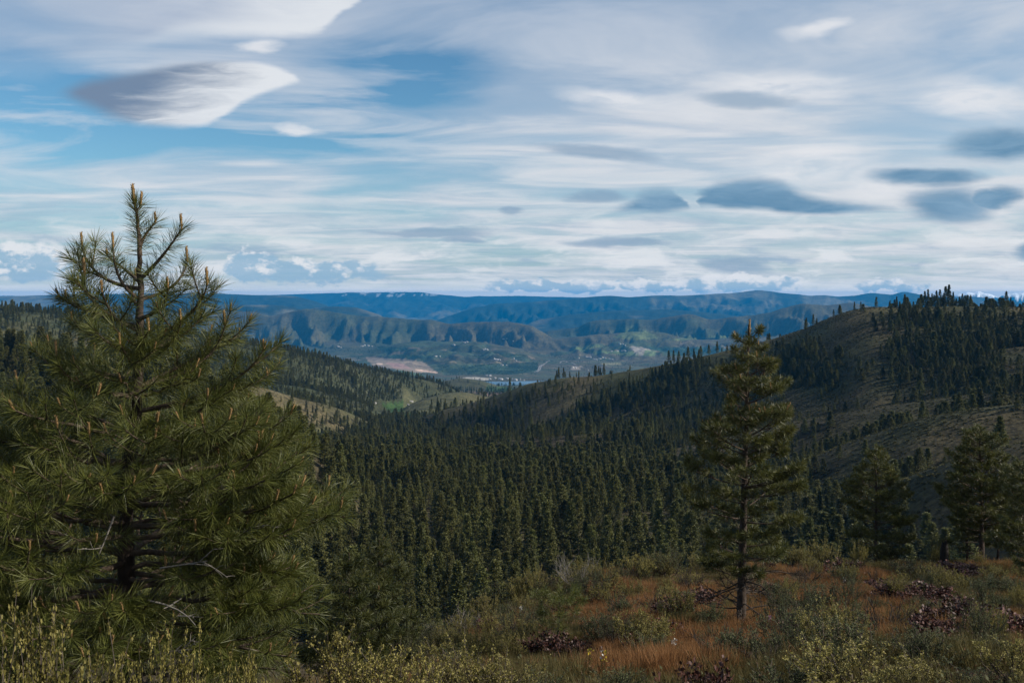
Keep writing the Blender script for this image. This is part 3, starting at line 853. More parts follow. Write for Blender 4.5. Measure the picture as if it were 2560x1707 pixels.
def forest_points():
    A = candidates(175, 960, 5.2); B = candidates(960, 2350, 7.0)
    P = np.concatenate([A, B])
    X, Y = P.T
    px = CX + F * X / Y
    z = height(X, Y)
    py = Y0 - F * z / Y
    e = np.where(Y < 960, 16.0, 30.0)
    gul = (height(X + e, Y) + height(X - e, Y) + height(X, Y + e) + height(X, Y - e)) / 4 - z
    gul = gul / e * 20
    n = fbm(X / 42, Y / 42, 101, 4); n2 = fbm(X / 150, Y / 150, 103, 3)
    # right hill
    p = 0.46 + 1.05 * n + .55 * n2 + .42 * np.clip(gul, -.9, 1.2)
    p = p - .5 * sstep(1900, 1980, px) * sstep(2330, 2180, px + 60 * n) * sstep(900, 860, py + 25 * n2)
    dense = np.exp(-((px - 2330) / 210) ** 2 - ((py - 845) / 60) ** 2) + np.exp(-((px - 2060) / 170) ** 2 - ((py - 925) / 40) ** 2) + .9 * np.exp(-((px - 2480) / 170) ** 2 - ((py - 955) / 30) ** 2)
    p = p + .6 * dense
    p = np.where((px > 1960) & (py > 985) & (py < 1130), p - .26, p)
    # central valley
    cen = (sstep(1800, 1600, px) * sstep(1085, 1140, py)) + sstep(1250, 1150, px) * sstep(1040, 1080, py) + sstep(1150, 1210, py) * sstep(2200, 1750, px)
    p = np.maximum(p, np.clip(cen, 0, 1) * (.80 + 1.2 * n + .5 * n2))
    p = np.where((px > 1050) & (px < 1320) & (py > 1092) & (py < 1112), p * .15, p)
    # ridge on the left
    left = (Y > 1180) & (px < 1180)
    pl = 1.0 + .8 * n + .4 * n2 - .45 * sstep(900, 1080, px)
    p = np.where(left, pl, p)
    r4 = (Y > 820) & (Y < 1230) & (px < 1000)
    p = np.where(r4, .24 + .9 * n + .4 * np.clip(gul, -1, 1), p)
    p = np.where((Y <= 820) & (px < 900), .8 + .6 * n, p)
    crest = np.interp(px, RIDGES[0]['gx'], RIDGES[0]['py'])
    p = np.where((px > 1200) & (px < 2150) & (Y > 700) & (Y < 1300) & (py < crest + 16), p * .22 - .03, p)
    # knoll, field, low hill: almost bare
    p = np.where((px > 1005) & (px < 1330) & (Y > 1430) & (Y < 1900), .012, p)
    p = np.where((px > 1150) & (px < 1330) & (Y >= 1900), .05, p)
    p = np.where((px > 935) & (px < 1040) & (Y > 1300) & (Y < 2100) & (py > 1003) & (py < 1043), 0.0, p)
    keep = rng.random(len(p)) < p
    X, Y, z, px, py = X[keep], Y[keep], z[keep], px[keep], py[keep]
    h = rng.uniform(.6, 1.18, len(X)) * np.where(rng.random(len(X)) < .22, .55, 1.0)
    h = h * np.clip(1 + .55 * fbm(X / 70, Y / 70, 131, 3), .6, 1.4)
    hh = h * np.where(px > 1750, 8.6, 12.5) * np.where(Y > 960, .95, 1.0) * np.where((px < 900) & (Y < 520), 1.25, 1.0)
    vm = visible_margin(px, Y, z + hh)
    k = vm > -2
    return X[k], Y[k], z[k], px[k], py[k], hh[k], vm[k]

FX, FY, FZ, FPX, FPY, FH, FVM = forest_points()
print('forest trees', len(FX))
app = np.minimum(FVM, FH / FY * F)
sel = np.argsort(-np.where((FPX > 620) & (FPX < 2555) & (FVM > 18), app, 0))[:262]
single = np.zeros(len(FX), bool); single[sel] = True

def conifer(kind, loc, h, label, group, rz=None, wide=1.0):
    t = empty('conifer_tree', loc, random.random() * 6.28 if rz is None else rz)
    s = h / 12.0
    t.scale = (s * wide, s * wide, s)
    tag(t, label, 'conifer', group)
    obj('trunk', PROTO[kind][0], t)
    obj('crown', PROTO[kind][1], t)
    return t

for i in sel:
    px, py = FPX[i], FPY[i]
    row = 'front rows' if py > 1320 else ('middle rows' if py > 1200 else 'far rows')
    col = ('just right of the big pine' if px < 880 else 'above the small pointed dark pine' if px < 1060 else 'above the left shrub bank' if px < 1330 else 'above the bleached dead bush' if px < 1540
           else 'left of the lone pine' if px < 1760 else 'right of the lone pine' if px < 2080 else 'around the rounded pine' if px < 2320 else 'above the broad dark pine')
    lab = ('conifer in the %s of the valley forest, %s' if px < 1760 else 'conifer in the %s on the right hillside, %s') % (row, col)
    grp = 'conifers of the valley forest ' + col if px < 1760 else 'conifers of the right hillside ' + col
    conifer(int(rng.integers(0, 6)), (FX[i], FY[i], FZ[i] - .3), FH[i], lab, grp, wide=float(rng.uniform(.85, 1.2) * (1.35 if px > 1760 else 1.0)))

rest = ~single
n = rest.sum()
sc = FH[rest] / 12.0
wd = rng.uniform(.8, 1.5, n) * sc * np.where(FPX[rest] > 1750, 1.4, 1.0)
scatter('conifer_forest', [p_[2] for p_ in PROTO], np.stack([FX[rest], FY[rest], FZ[rest] - .3], 1), np.stack([wd, wd, sc], 1), rng.random(n) * 6.28, rng.integers(0, 6, n),
        'countless small conifers covering the valley and hillsides', .02)

# lone and notable trees that the photo lets one pick out
def skyline_at(px, ymin, ymax):
    c = int(np.argmin(np.abs(pxs - px)))
    m = (Ys > ymin) & (Ys < ymax)
    i = np.where(m)[0][np.argmax(GS[m, c])]
    return (px - CX) / F * Ys[i], Ys[i], float(GZ[i, c])
def lone(px, hpx, label, group=None, ymin=600, ymax=1400, kind=0, back=0.0, wide=1.0, py=None):
    X, Y, z = skyline_at(px, ymin, ymax) if py is None else hit(px, py, ymin)
    return conifer(kind, (X, Y, z - .4), hpx * Y / F, label, group, wide=wide)
lone(1209, 31, 'lone tall conifer standing on bare grass slope above the knoll', py=1012, ymin=900, kind=2)
lone(1079, 26, 'thin conifer standing left of its twin below the grassy knoll', py=1024, ymin=900, kind=2)
lone(1094, 28, 'thin conifer standing right of its twin below the grassy knoll', py=1020, ymin=900, kind=2)
lone(1102, 22, 'short conifer beside the twin thin trees below the knoll', py=1018, ymin=900, kind=5)
lone(2016, 27, 'leftmost lone conifer on the bare shoulder of the right hill', kind=0)
lone(2033, 28, 'taller of two close conifers on the bare right hill shoulder', kind=1, wide=.85)
lone(2042, 15, 'small conifer leaning on its taller neighbour on bare hill shoulder', kind=5)
lone(2084, 18, 'small conifer on skyline below the rounded hilltop', kind=4)
lone(2101, 20, 'rounded conifer on the skyline left of the rounded hilltop', kind=4, wide=.9)
lone(2136, 22, 'thin conifer just below the rounded top of the right hill', kind=2)
lone(2152, 18, 'stubby conifer alone on the rounded top of the right hill', kind=4)
for q, (px, hp, kd) in enumerate([(2225, 18, 4), (2242, 28, 0), (2262, 34, 1)]):
    lone(px, hp, 'conifer in the group of three on the right hill skyline', 'three conifers on the right skyline', kind=kd)
for px, hp, kd in [(2303, 28, 5), (2312, 40, 0), (2320, 44, 2), (2330, 34, 3), (2341, 40, 0), (2350, 42, 5), (2364, 50, 1), (2373, 54, 0), (2383, 36, 3)]:
    lone(px, hp, 'conifer in the tall clump crowning the right hill skyline', 'clump of conifers on the right skyline', kind=kd)
lone(2406, 32, 'pointed conifer just right of the tall skyline clump', kind=1, wide=.85)
lone(2427, 30, 'second pointed conifer right of the tall skyline clump', kind=0)
lone(2457, 12, 'tiny conifer on the flat right skyline', kind=0)
lone(2485, 14, 'small pair-topped conifer on the flat right skyline', kind=1)
lone(2516, 40, 'broad conifer standing out on the skyline near right edge', kind=1)
lone(2527, 26, 'slim conifer against the broad one near right skyline edge', kind=2)
for q in range(12):
    px = [1392, 1397, 1409, 1413, 1487, 1490, 1497, 1501, 1510, 1575, 1441, 1447][q]
    hp = [22, 29, 26, 17, 20, 27, 24, 20, 29, 15, 12, 17][q]
    lone(px, hp, 'conifer in the clumps along the low end of the right ridge', 'conifer clumps on the low ridge crest', kind=[0, 2, 5][q % 3])
for q, (px, hp) in enumerate([(1672, 34), (1684, 32), (1697, 28), (1720, 34), (1735, 26), (1752, 28), (1772, 26), (1793, 30)]):
    lone(px, hp, 'conifer in the row along the ridge left of the lone pine', 'row of conifers on the ridge crest', kind=[1, 0, 4][q % 3])

# woodland dotted over the hills beyond the lake
def far_woods():
    n = 60000
    px = rng.uniform(350, 2250, n); Y = np.sqrt(rng.uniform(2400 ** 2, 11500 ** 2, n))
    X = (px - CX) / F * Y
    z = height(X, Y)
    vm = visible_margin(px, Y, z + 12)
    gul = (height(X + 70, Y) + height(X - 70, Y)) / 2 - z
    nn = fbm(X / 300, Y / 300, 201, 4)
    p = .06 + .9 * nn + .03 * gul
    p = np.where(Y < 6200, .5 + nn, p)
    k = (vm > -1) & (rng.random(n) < p) & ~((Y > 5600) & (Y < 6350) & (px > 1190) & (px < 1420)) & ~((px > 900) & (px < 1100) & (Y > 6500) & (Y < 8000))
    return X[k], Y[k], z[k]
X, Y, z = far_woods()
n = len(X)
s_ = rng.uniform(.55, 1.15, n)
scatter('far_woodland', FARP, np.stack([X, Y, z - .5], 1), np.stack([s_ * 1.2, s_ * 1.2, s_], 1), rng.random(n) * 6.28, rng.integers(0, 3, n), 'dark dots of trees on the hills beyond the lake')
print('far woods', n)

# orchard blocks beyond the lake: rows of small round trees
M_ORCH = pmat('orchard_leaves', (0.034, 0.058, 0.020), (0.062, 0.090, 0.034), .4, .8, .2, rand=.35)
def orchard_tree():
    n = 40
    P = rand_unit(n) * rng.uniform(.6, 1, (n, 1)) * np.array([2.2, 2.2, 1.8]); P[:, 2] += 2.6
    V, Q = cards(P, unit(rand_unit(n) + np.array([0, 0, .3])), 1.8, 1.3)
    a = Acc(); a.add(V, None, Q); a.tube(np.array([[0, 0, -.5], [0, 0, 2.6]]), [.2, .12], 4)
    return a.mesh('orchard_tree', [M_ORCH])
ORCH = [[(1090, 911), (1180, 912), (1345, 905), (1345, 925), (1290, 936), (1110, 938)], [(990, 886), (1100, 890), (1060, 897), (960, 896)], [(940, 866), (1000, 868), (1060, 878), (960, 880)], [(1640, 868), (1800, 866), (1860, 880), (1700, 890)], [(1370, 880), (1430, 884), (1440, 900), (1385, 896)], [(1180, 890), (1300, 884), (1330, 895), (1200, 900)]]
op = []
for poly in ORCH:
    q = np.array([hit(a_, b_, 5900) for a_, b_ in poly])
    gx_, gy_ = np.meshgrid(np.arange(q[:, 0].min(), q[:, 0].max(), 9.0), np.arange(q[:, 1].min(), q[:, 1].max(), 17.0))
    gx_ = gx_.ravel() + gy_.ravel() * .2 % 3 + rng.normal(size=gx_.size) * .8; gy_ = gy_.ravel() + rng.normal(size=gy_.size) * .8
    zz_ = height(gx_, gy_)
    k = in_poly(CX + F * gx_ / gy_, Y0 - F * zz_ / gy_, poly) & (rng.random(len(gx_)) < .62 + .9 * fbm(gx_ / 130, gy_ / 130, 401, 3))
    op.append(np.stack([gx_[k], gy_[k], zz_[k]], 1))
op = np.concatenate(op)
scatter('orchard', [orchard_tree() for _ in range(2)], op, rng.uniform(.8, 1.3, len(op)), rng.random(len(op)) * 6.28, rng.integers(0, 2, len(op)), 'rows of dark green orchard trees beyond the lake')
print('orchard', len(op))

# low shrubs dotted over the grassy ribs of the right hill
M_SAGE_FAR = pmat('hillside_shrub_leaves', (0.062, 0.060, 0.025), (0.115, 0.104, 0.046), 1.2, 0.9, 0.1, rand=.35)
def bush_mound():
    n = 90
    P = rand_unit(n) * np.array([.55, .55, .4]) * rng.uniform(.5, 1, (n, 1)); P[:, 2] = np.abs(P[:, 2])
    V, Q = cards(P, unit(P + np.array([0, 0, .4]) + rng.normal(size=(n, 3)) * .3), .5, .22)
    return np_mesh('bush', V, [Q], [M_SAGE_FAR])
bm = [bush_mound() for _ in range(3)]
P = candidates(200, 900, 2.3, 1000, 2690)
X, Y = P.T
px = CX + F * X / Y
z = height(X, Y)
k = (rng.random(len(X)) < .55 + .7 * fbm(X / 30, Y / 30, 211, 3)) & (px > 1150) & (visible_margin(px, Y, z + 1) > -1)
X, Y, z = X[k], Y[k], z[k]
n = len(X)
scatter('hillside_scrub', bm, np.stack([X, Y, z - .05], 1), np.stack([rng.uniform(.4, 1.5, n)] * 2 + [rng.uniform(.3, .9, n)], 1), rng.random(n) * 6.28, rng.integers(0, 3, n), 'low scrub speckling the grassy ribs of the right hill')
print('scrub', n)

# tiny far houses
M_HWALL = pmat('house_wall', (0.40, 0.39, 0.36), (0.52, 0.50, 0.47), .2, .8, .2, rand=.2)
M_HROOF = pmat('house_roof', (0.22, 0.20, 0.19), (0.34, 0.32, 0.31), .2, .7, .3, rand=.4)
def house_mesh(w, l, h, r):
    a, b, e = w / 2, l / 2, .6
    V = [(-a, -b, 0), (a, -b, 0), (a, b, 0), (-a, b, 0), (-a, -b, h), (a, -b, h), (a, b, h), (-a, b, h), (0, -b, h + r), (0, b, h + r),
         (-a - e, -b - e, h - .3), (0, -b - e, h + r + .3), (0, b + e, h + r + .3), (-a - e, b + e, h - .3), (a + e, -b - e, h - .3), (a + e, b + e, h - .3)]
    return np_mesh('house', np.array(V, float), [np.array([[0, 1, 5, 4], [1, 2, 6, 5], [2, 3, 7, 6], [3, 0, 4, 7]]), np.array([[4, 5, 8], [6, 7, 9]]), np.array([[10, 11, 12, 13], [11, 14, 15, 12]])], [M_HWALL, M_HROOF], [0, 0, 1])
HM = [house_mesh(10, 16, 5, 4), house_mesh(13, 24, 6, 3.5), house_mesh(9, 12, 6, 4)]
HS = [('by the lake shore', 6, [(1225, 948), (1238, 946), (1252, 949), (1268, 947), (1281, 948), (1290, 951), (1300, 949), (1310, 951), (1216, 939), (1224, 940)]),
      ('along the foot of the ribbed hills', 6, [(905, 866), (912, 864), (921, 865), (930, 866), (846, 868), (852, 870), (781, 862), (712, 861), (1090, 891), (1100, 892), (1155, 853), (1162, 857), (1168, 856), (1135, 863)]),
      ('on the far benches above the orchards', 6, [(1208, 874), (1213, 873), (1217, 875), (1236, 898), (1243, 900), (1250, 901), (1255, 914), (1266, 914), (1284, 898), (1290, 902), (1259, 848), (1268, 849), (1283, 854)]),
      ('across the side canyon right of the lake', 6, [(1466, 893), (1472, 893), (1476, 894), (1484, 898), (1490, 899), (1500, 897), (1507, 895), (1513, 896), (1524, 897), (1530, 899), (1530, 878), (1543, 877), (1555, 880), (1562, 878), (1550, 861), (1557, 862), (1563, 864), (1447, 896), (1432, 919), (1440, 921), (1456, 919), (1470, 926)])]
for where, grp, pts in HS:
    for (px, py) in pts:
        X, Y, z = hit(px, py, 5700)
        o = obj('house', HM[random.randrange(3)], None, (X, Y, z - .8))
        o.rotation_euler = (0, 0, random.random() * 3.1)
        s1 = random.uniform(.8, 1.3); o.scale = (s1, s1, s1)
        tag(o, 'tiny pale house ' + where, 'house', 'houses ' + where)
for q, (px, py, lab) in enumerate([(1021, 1013, 'small white farmhouse at the right end of the green field'), (1028, 1005, 'small pale barn above the right end of the green field'), (938, 1010, 'pale shed at the left end of the green field'), (971, 1057, 'pale cabin among trees below the green field')]):
    X, Y, z = hit(px, py, 1000)
    o = obj('house', HM[q % 3], None, (X, Y, z - .3)); o.scale = (.32,) * 3; o.rotation_euler = (0, 0, .5 + q)
    tag(o, lab, 'house')

# ------------------------------------------------------------------ foreground pines
M_NEEDLE = pmat('long_pine_needles', (0.048, 0.060, 0.011), (0.118, 0.124, 0.027), 9.0, 0.48, 0.32, trans=.22)
M_NEEDLE2 = pmat('pine_needles_dense', (0.042, 0.050, 0.010), (0.112, 0.112, 0.028), 5.0, 0.46, 0.38, trans=.22)
M_NEEDLE_BROWN = pmat('dead_pine_needles', (0.16, 0.075, 0.03), (0.22, 0.11, 0.05), 9.0, 0.7, 0.2)
M_CANDLE = pmat('pine_candle', (0.26, 0.15, 0.06), (0.42, 0.27, 0.12), 60.0, 0.7, 0.2, .6, 120.0)
M_TWIG = pmat('pine_twig_bark', (0.060, 0.042, 0.030), (0.12, 0.088, 0.065), 14.0, 0.85, 0.2, .6, 60.0)
M_DEADTWIG = pmat('grey_dead_twig', (0.11, 0.098, 0.085), (0.20, 0.18, 0.155), 14.0, 0.85, 0.2)
M_DARKTWIG = pmat('dark_dead_twig', (0.035, 0.028, 0.022), (0.075, 0.06, 0.05), 14.0, 0.9, 0.1)

def needle_strips(P, D, L, wd, droop):
    n = len(P)
    S = unit(np.cross(D, rand_unit(n))) * (wd / 2)
    L = L[:, None]
    mid = P + D * L * .52
    tip = P + D * L
    tip[:, 2] -= droop * L[:, 0]; mid[:, 2] -= droop * .25 * L[:, 0]
    V = np.stack([P - S * .6, P + S * .6, mid + S, mid - S, tip], 1).reshape(-1, 3)
    b = np.arange(n) * 5
    return V, np.stack([b + 3, b + 2, b + 4], 1), np.stack([b, b + 1, b + 2, b + 3], 1)

def shoot_needles(acc, C, fol, dens, nl, wd, droop=.10, spread=1.0):
    """needles along the last `fol` metres of a curve C"""
    seg_ = np.linalg.norm(np.diff(C, axis=0), axis=1)
    cum = np.concatenate([[0], np.cumsum(seg_)])
    Lt = cum[-1]
    fol = min(fol, Lt)
    n = max(6, int(dens * fol))
    s = Lt - fol * rng.random(n) ** 1.15
    t = (s - (Lt - fol)) / max(fol, 1e-6)
    P = np.stack([np.interp(s, cum, C[:, i]) for i in range(3)], 1)
    T = np.stack([np.interp(s, cum[1:], np.diff(C[:, i]) / np.maximum(seg_, 1e-6)) for i in range(3)], 1)
    T = unit(T)
    rad = unit(np.cross(T, rand_unit(n)))
    ph = np.radians(78 - 46 * t ** 1.4 + rng.normal(size=n) * 11) * spread
    D = unit(T * np.cos(ph)[:, None] + rad * np.sin(ph)[:, None])
    V, Tr, Q = needle_strips(P, D, nl * rng.uniform(.72, 1.06, n), wd, droop * (1.25 - t))
    acc.add(V, Tr, Q)

def bez(p0, p1, p2, n=8):
    t = np.linspace(0, 1, n)[:, None]
    return (1 - t) ** 2 * p0 + 2 * t * (1 - t) * p1 + t * t * p2

CANDLE = None
def candle_mesh():
    a = Acc()
    z = np.linspace(0, 1, 9)
    r = np.array([.055, .085, .075, .092, .08, .095, .085, .075, .03])
    a.tube(np.column_stack([np.zeros(9), np.zeros(9), z]), r, 8)
    n = 60
    zz = rng.uniform(.08, .98, n); an = rng.random(n) * 6.28
    P = np.column_stack([np.cos(an) * .07, np.sin(an) * .07, zz])
    V, Q = cards(P, unit(np.column_stack([np.cos(an) * .6, np.sin(an) * .6, np.full(n, 1.0)])), .10, .045)
    a.add(V, None, Q)
    return a.mesh('candle', [M_CANDLE], True)
CANDLE = candle_mesh()

def add_candle(parent, p, d, ln, thick=1.0):
    o = obj('candle', CANDLE, parent, tuple(p))
    o.rotation_euler = Vector(tuple(d)).to_track_quat('Z', 'Y').to_euler()
    o.scale = (ln * thick, ln * thick, ln)
    return o

def build_branch(tree, curve, r0, opt, side=True, candles=True, brown=0.0):
    """one limb: wood mesh (branch) with needles and candles as its sub-parts"""
    wood = Acc(); ned = Acc()
    n = len(curve)
    seg_ = np.linalg.norm(np.diff(curve, axis=0), axis=1); L = seg_.sum()
    wood.tube(curve, r0 * (1 - .72 * np.linspace(0, 1, n)), opt['ns'])
    shoots = [(curve, opt['fol'] * 1.1)]
    if side and L > opt['smin']:
        m = max(2, int(L / opt['gap']))
        for j in range(m):
            t = .30 + .62 * (j + rng.random() * .7) / m
            f = t * (n - 1); i = int(min(f, n - 2)); p = curve[i] + (curve[i + 1] - curve[i]) * (f - i)
            T = unit(curve[i + 1] - curve[i])
            S = unit(np.cross(T, [0, 0, 1.0])) * (1 if j % 2 else -1)
            ang = rng.uniform(.55, 1.0)
            d = unit(T * .8 + S * ang + np.array([0, 0, rng.uniform(-.05, .35)]))
            l = min(max(L * (1 - t) * rng.uniform(.7, 1.15), opt['fol'] * .75), opt['lmax'])
            e = p + d * l + np.array([0, 0, .16 * l])
            c2 = bez(p, p + d * l * .6 - np.array([0, 0, .05 * l]), e, 6)
            wood.tube(c2, np.linspace(r0 * .42, r0 * .2, 6), 4)
            shoots.append((c2, opt['fol']))
            if l > opt['fol'] * 1.5:
                for q in (-1, 1):
                    tt = rng.uniform(.35, .75); pp = c2[0] + (c2[-1] - c2[0]) * tt
                    S2 = unit(np.cross(d, [0, 0, 1.0])) * q
                    e2 = pp + unit(d * .8 + S2 * .8 + np.array([0, 0, rng.uniform(.0, .5)])) * l * rng.uniform(.35, .55)
                    c3 = bez(pp, (pp + e2) / 2 - np.array([0, 0, .02]), e2, 5)
                    wood.tube(c3, np.linspace(r0 * .28, r0 * .15, 5), 4)
                    shoots.append((c3, opt['fol'] * .85))
    for c, fol in shoots:
        shoot_needles(ned, c, fol, opt['dens'], opt['nl'], opt['wd'], opt['droop'])
    b = obj('branch', wood.mesh('branch', [M_TWIG], True), tree)
    nm = M_NEEDLE_BROWN if rng.random() < brown else opt['mat']
    obj('needles', ned.mesh('needles', [nm]), b)
    if candles:
        for c, fol in shoots:
            if rng.random() < opt['cprob']:
                T = unit(c[-1] - c[-2])
                d = unit(T * .55 + np.array([0, 0, .75]))
                add_candle(b, c[-1] - d * .004, d, opt['clen'] * rng.uniform(.55, 1.05))
    return b

def trunk_part(tree, P, R, ns=12, mat=None):
    P = np.asarray(P, float)
    t = np.linspace(0, len(P) - 1, len(P) * 4)
    Q = np.stack([np.interp(t, np.arange(len(P)), P[:, i]) for i in range(3)], 1)
    Q[:, :2] += rng.normal(size=(len(Q), 2)) * .004
    rr = np.interp(t, np.arange(len(P)), R) * (1 + rng.normal(size=len(t)) * .03)
    V, F4 = tube(Q, rr, ns)
    ce = np.repeat(Q, ns, 0)
    V = ce + (V - ce) * (1 + rng.normal(size=(len(V), 1)) * .05)
    return obj('trunk', np_mesh('trunk', V, [F4], [mat or M_BARK], smooth=True), tree)

def dead_twig(tree, p, d, L, mat, depth=2, r=.008, name='dead_branch'):
    a = Acc()
    def grow(p, d, L, r, dep):
        d = unit(np.asarray(d, float))
        e = p + d * L
        m = (p + e) / 2 + rng.normal(size=3) * L * .09
        c = bez(p, m, e + rng.normal(size=3) * L * .05, 5)
        a.tube(c, np.linspace(r, r * .45, 5), 4)
        if dep:
            for q in range(rng.integers(2, 5)):
                t = rng.uniform(.3, .95)
                grow(c[0] + (c[-1] - c[0]) * t, d + rng.normal(size=3) * .55, L * rng.uniform(.3, .55), r * .55, dep - 1)
    grow(np.asarray(p, float), d, L, r, depth)
    return obj(name, a.mesh(name, [mat]), tree)

# ---- the big young pine on the left
def big_pine():
    D = 6.3; kpx = D / F
    bx = (322 - CX) * kpx
    bz = float(near_height(np.array([bx]), np.array([D]))[0])
    t = empty('pine_tree', (bx, D, bz))
    tag(t, 'large young pine with long needles filling the left foreground', 'pine tree')
    def W(px, py, dy=0.0):
        s = (D + dy) / F
        return np.array([(px - CX) * s - bx, dy, (Y0 - py) * s - bz])
    tr = [np.array([0, 0, -.15]), np.array([0, 0, .35]), W(318, 1500), W(316, 1250), W(330, 1100), W(346, 980), W(350, 860), W(350, 740), W(351, 650), W(346, 560), W(338, 512), W(336, 500)]
    R = [.085, .068, .058, .050, .045, .037, .029, .021, .015, .011, .008, .006]
    trunk_part(t, tr, R, 10)
    opt = dict(ns=6, fol=.27, smin=.34, gap=.18, lmax=.5, dens=600, nl=.138, wd=.0030, droop=.12, mat=M_NEEDLE, cprob=.40, clen=.075)
    topo = dict(opt, dens=760, fol=.28, droop=.03, wd=.0030, nl=.135)
    # leader
    b = build_branch(t, np.array([W(350, 640), W(346, 575), W(337, 508)]), .016, dict(topo, fol=.42, dens=1100, cprob=0), False, False)
    add_candle(b, W(337, 510), (W(331, 460) - W(337, 510)), .135, .85)
    b2 = build_branch(t, np.array([W(340, 530), W(347, 520), W(352, 512)]), .007, dict(topo, fol=.1, cprob=0), False, False)
    add_candle(b2, W(352, 512), W(354, 480) - W(352, 512), .09, 1.0)
    X_ = [  # origin row, mid (px,py), tip (px,py), depth of tip, candle px
        (612, (362, 590), (389, 556), .05, 26), (692, (406, 640), (454, 572), -.12, 36), (742, (432, 716), (468, 655), .22, 40), (742, (300, 700), (283, 620), -.10, 38), (716, (250, 690), (205, 618), .20, 38),
        (700, (320, 680), (268, 640), .30, 20), (822, (240, 762), (211, 690), -.05, 44), (812, (230, 780), (165, 745), .25, 22), (862, (470, 790), (518, 712), -.18, 42), (905, (425, 860), (452, 800), -.35, 26),
        (960, (500, 910), (562, 815), .10, 40), (960, (520, 880), (600, 838), .35, 20), (1022, (560, 965), (660, 872), -.15, 24), (1022, (560, 985), (668, 938), .25, 20), (985, (190, 960), (141, 890), -.30, 36),
        (850, (290, 800), (255, 730), -.42, 28), (790, (400, 770), (420, 720), -.40, 26), (880, (260, 850), (180, 800), .38, 22), (900, (420, 850), (500, 790), .45, 22), (940, (250, 930), (120, 860), .35, 24), (760, (330, 740), (340, 690), .4, 20),
        (900, (345, 880), (372, 826), -.5, 28), (930, (330, 910), (300, 860), -.55, 26)]
    for oy, mid, tip, dy, cp in X_:
        p0 = W(350 if oy < 1000 else 345, oy + 6); p2 = W(*tip, dy); p1 = W(*mid, dy * .55)
        c = bez(p0, p1 + (p1 - (p0 + p2) / 2) * .9, p2, 9)
        L = np.linalg.norm(p2 - p0)
        b = build_branch(t, c, .013 + .004 * L, dict(topo, fol=.24 if L < .4 else .34, cprob=.5, gap=.26, smin=.5, lmax=.24, clen=.06), L > .5, True)
        add_candle(b, c[-1], W(tip[0] - 2, tip[1] - cp, dy) - W(*tip, dy), cp * kpx * 1.05, .85 if cp > 30 else 1.1)
    # long lower boughs
    for oy, mid, tip, dy in [(1345, (640, 1330), (862, 1292), -.15), (1210, (560, 1160), (748, 1098), .1), (1270, (540, 1235), (730, 1215), -.35), (1500, (560, 1500), (800, 1535), -.2), (1430, (520, 1440), (770, 1425), .2), (1180, (150, 1080), (0, 1000), -.1), (1330, (120, 1280), (-40, 1230), -.2), (1480, (120, 1470), (-60, 1430), -.3), (1560, (500, 1600), (720, 1640), -.35), (1200, (480, 1150), (640, 1060), -.45)]:
        p0 = W(322, oy); p2 = W(*tip, dy); p1 = W(*mid, dy * .6)
        c = bez(p0, p1 + (p1 - (p0 + p2) / 2) * .6, p2, 10)
        c[1:-1] += rng.normal(size=(8, 3)) * .010
        build_branch(t, c, .019, opt)
    # full lower whorls
    rows = np.array([900, 1000, 1100, 1200, 1300, 1400, 1500, 1600, 1700, 1800]); rad = np.array([.42, .62, .90, 1.16, 1.38, 1.34, 1.24, 1.24, 1.22, 1.1])
    row = 985.0; k_ = 0
    while row < 1800:
        nb = 7 if row > 1100 else 6
        a0 = rng.random() * 6.28
        for j in range(nb):
            an = a0 + j * 6.283 / nb + rng.normal() * .2
            L = float(np.interp(row, rows, rad)) * rng.uniform(.62, 1.06)
            if math.sin(an) > 0.5 and rng.random() < .25: continue
            o = W(np.interp(row, [860, 980, 1100, 1250, 1500, 1800], [350, 346, 330, 316, 318, 322]), row + rng.normal() * 14)
            d = np.array([math.cos(an), math.sin(an), 0])
            a1 = .30 - .34 * (row - 930) / 800 + rng.normal() * .08
            c = bez(o, o + d * L * .55 + np.array([0, 0, L * a1 * .35]), o + d * L + np.array([0, 0, L * (a1 * .75 + .16)]), 9)
            c[1:-1] += rng.normal(size=(7, 3)) * .012
            build_branch(t, c, .012 + .007 * L, opt)
        row += 76 + rng.normal() * 8
        k_ += 1
    # pale dead twigs in the shaded interior
    for px, py, dx, dz, L in [(285, 1290, -.2, -.9, .22), (560, 1330, 1, .1, .28), (400, 1420, .8, .15, .3), (370, 1500, .9, -.3, .34), (380, 1640, .8, .2, .25), (250, 1620, .5, .4, .25), (520, 1240, .8, .3, .22)]:
        dead_twig(t, W(px, py, -.45 - .35 * rng.random()), (dx, -.2, dz), L, M_DEADTWIG, 2, .007)
big_pine()

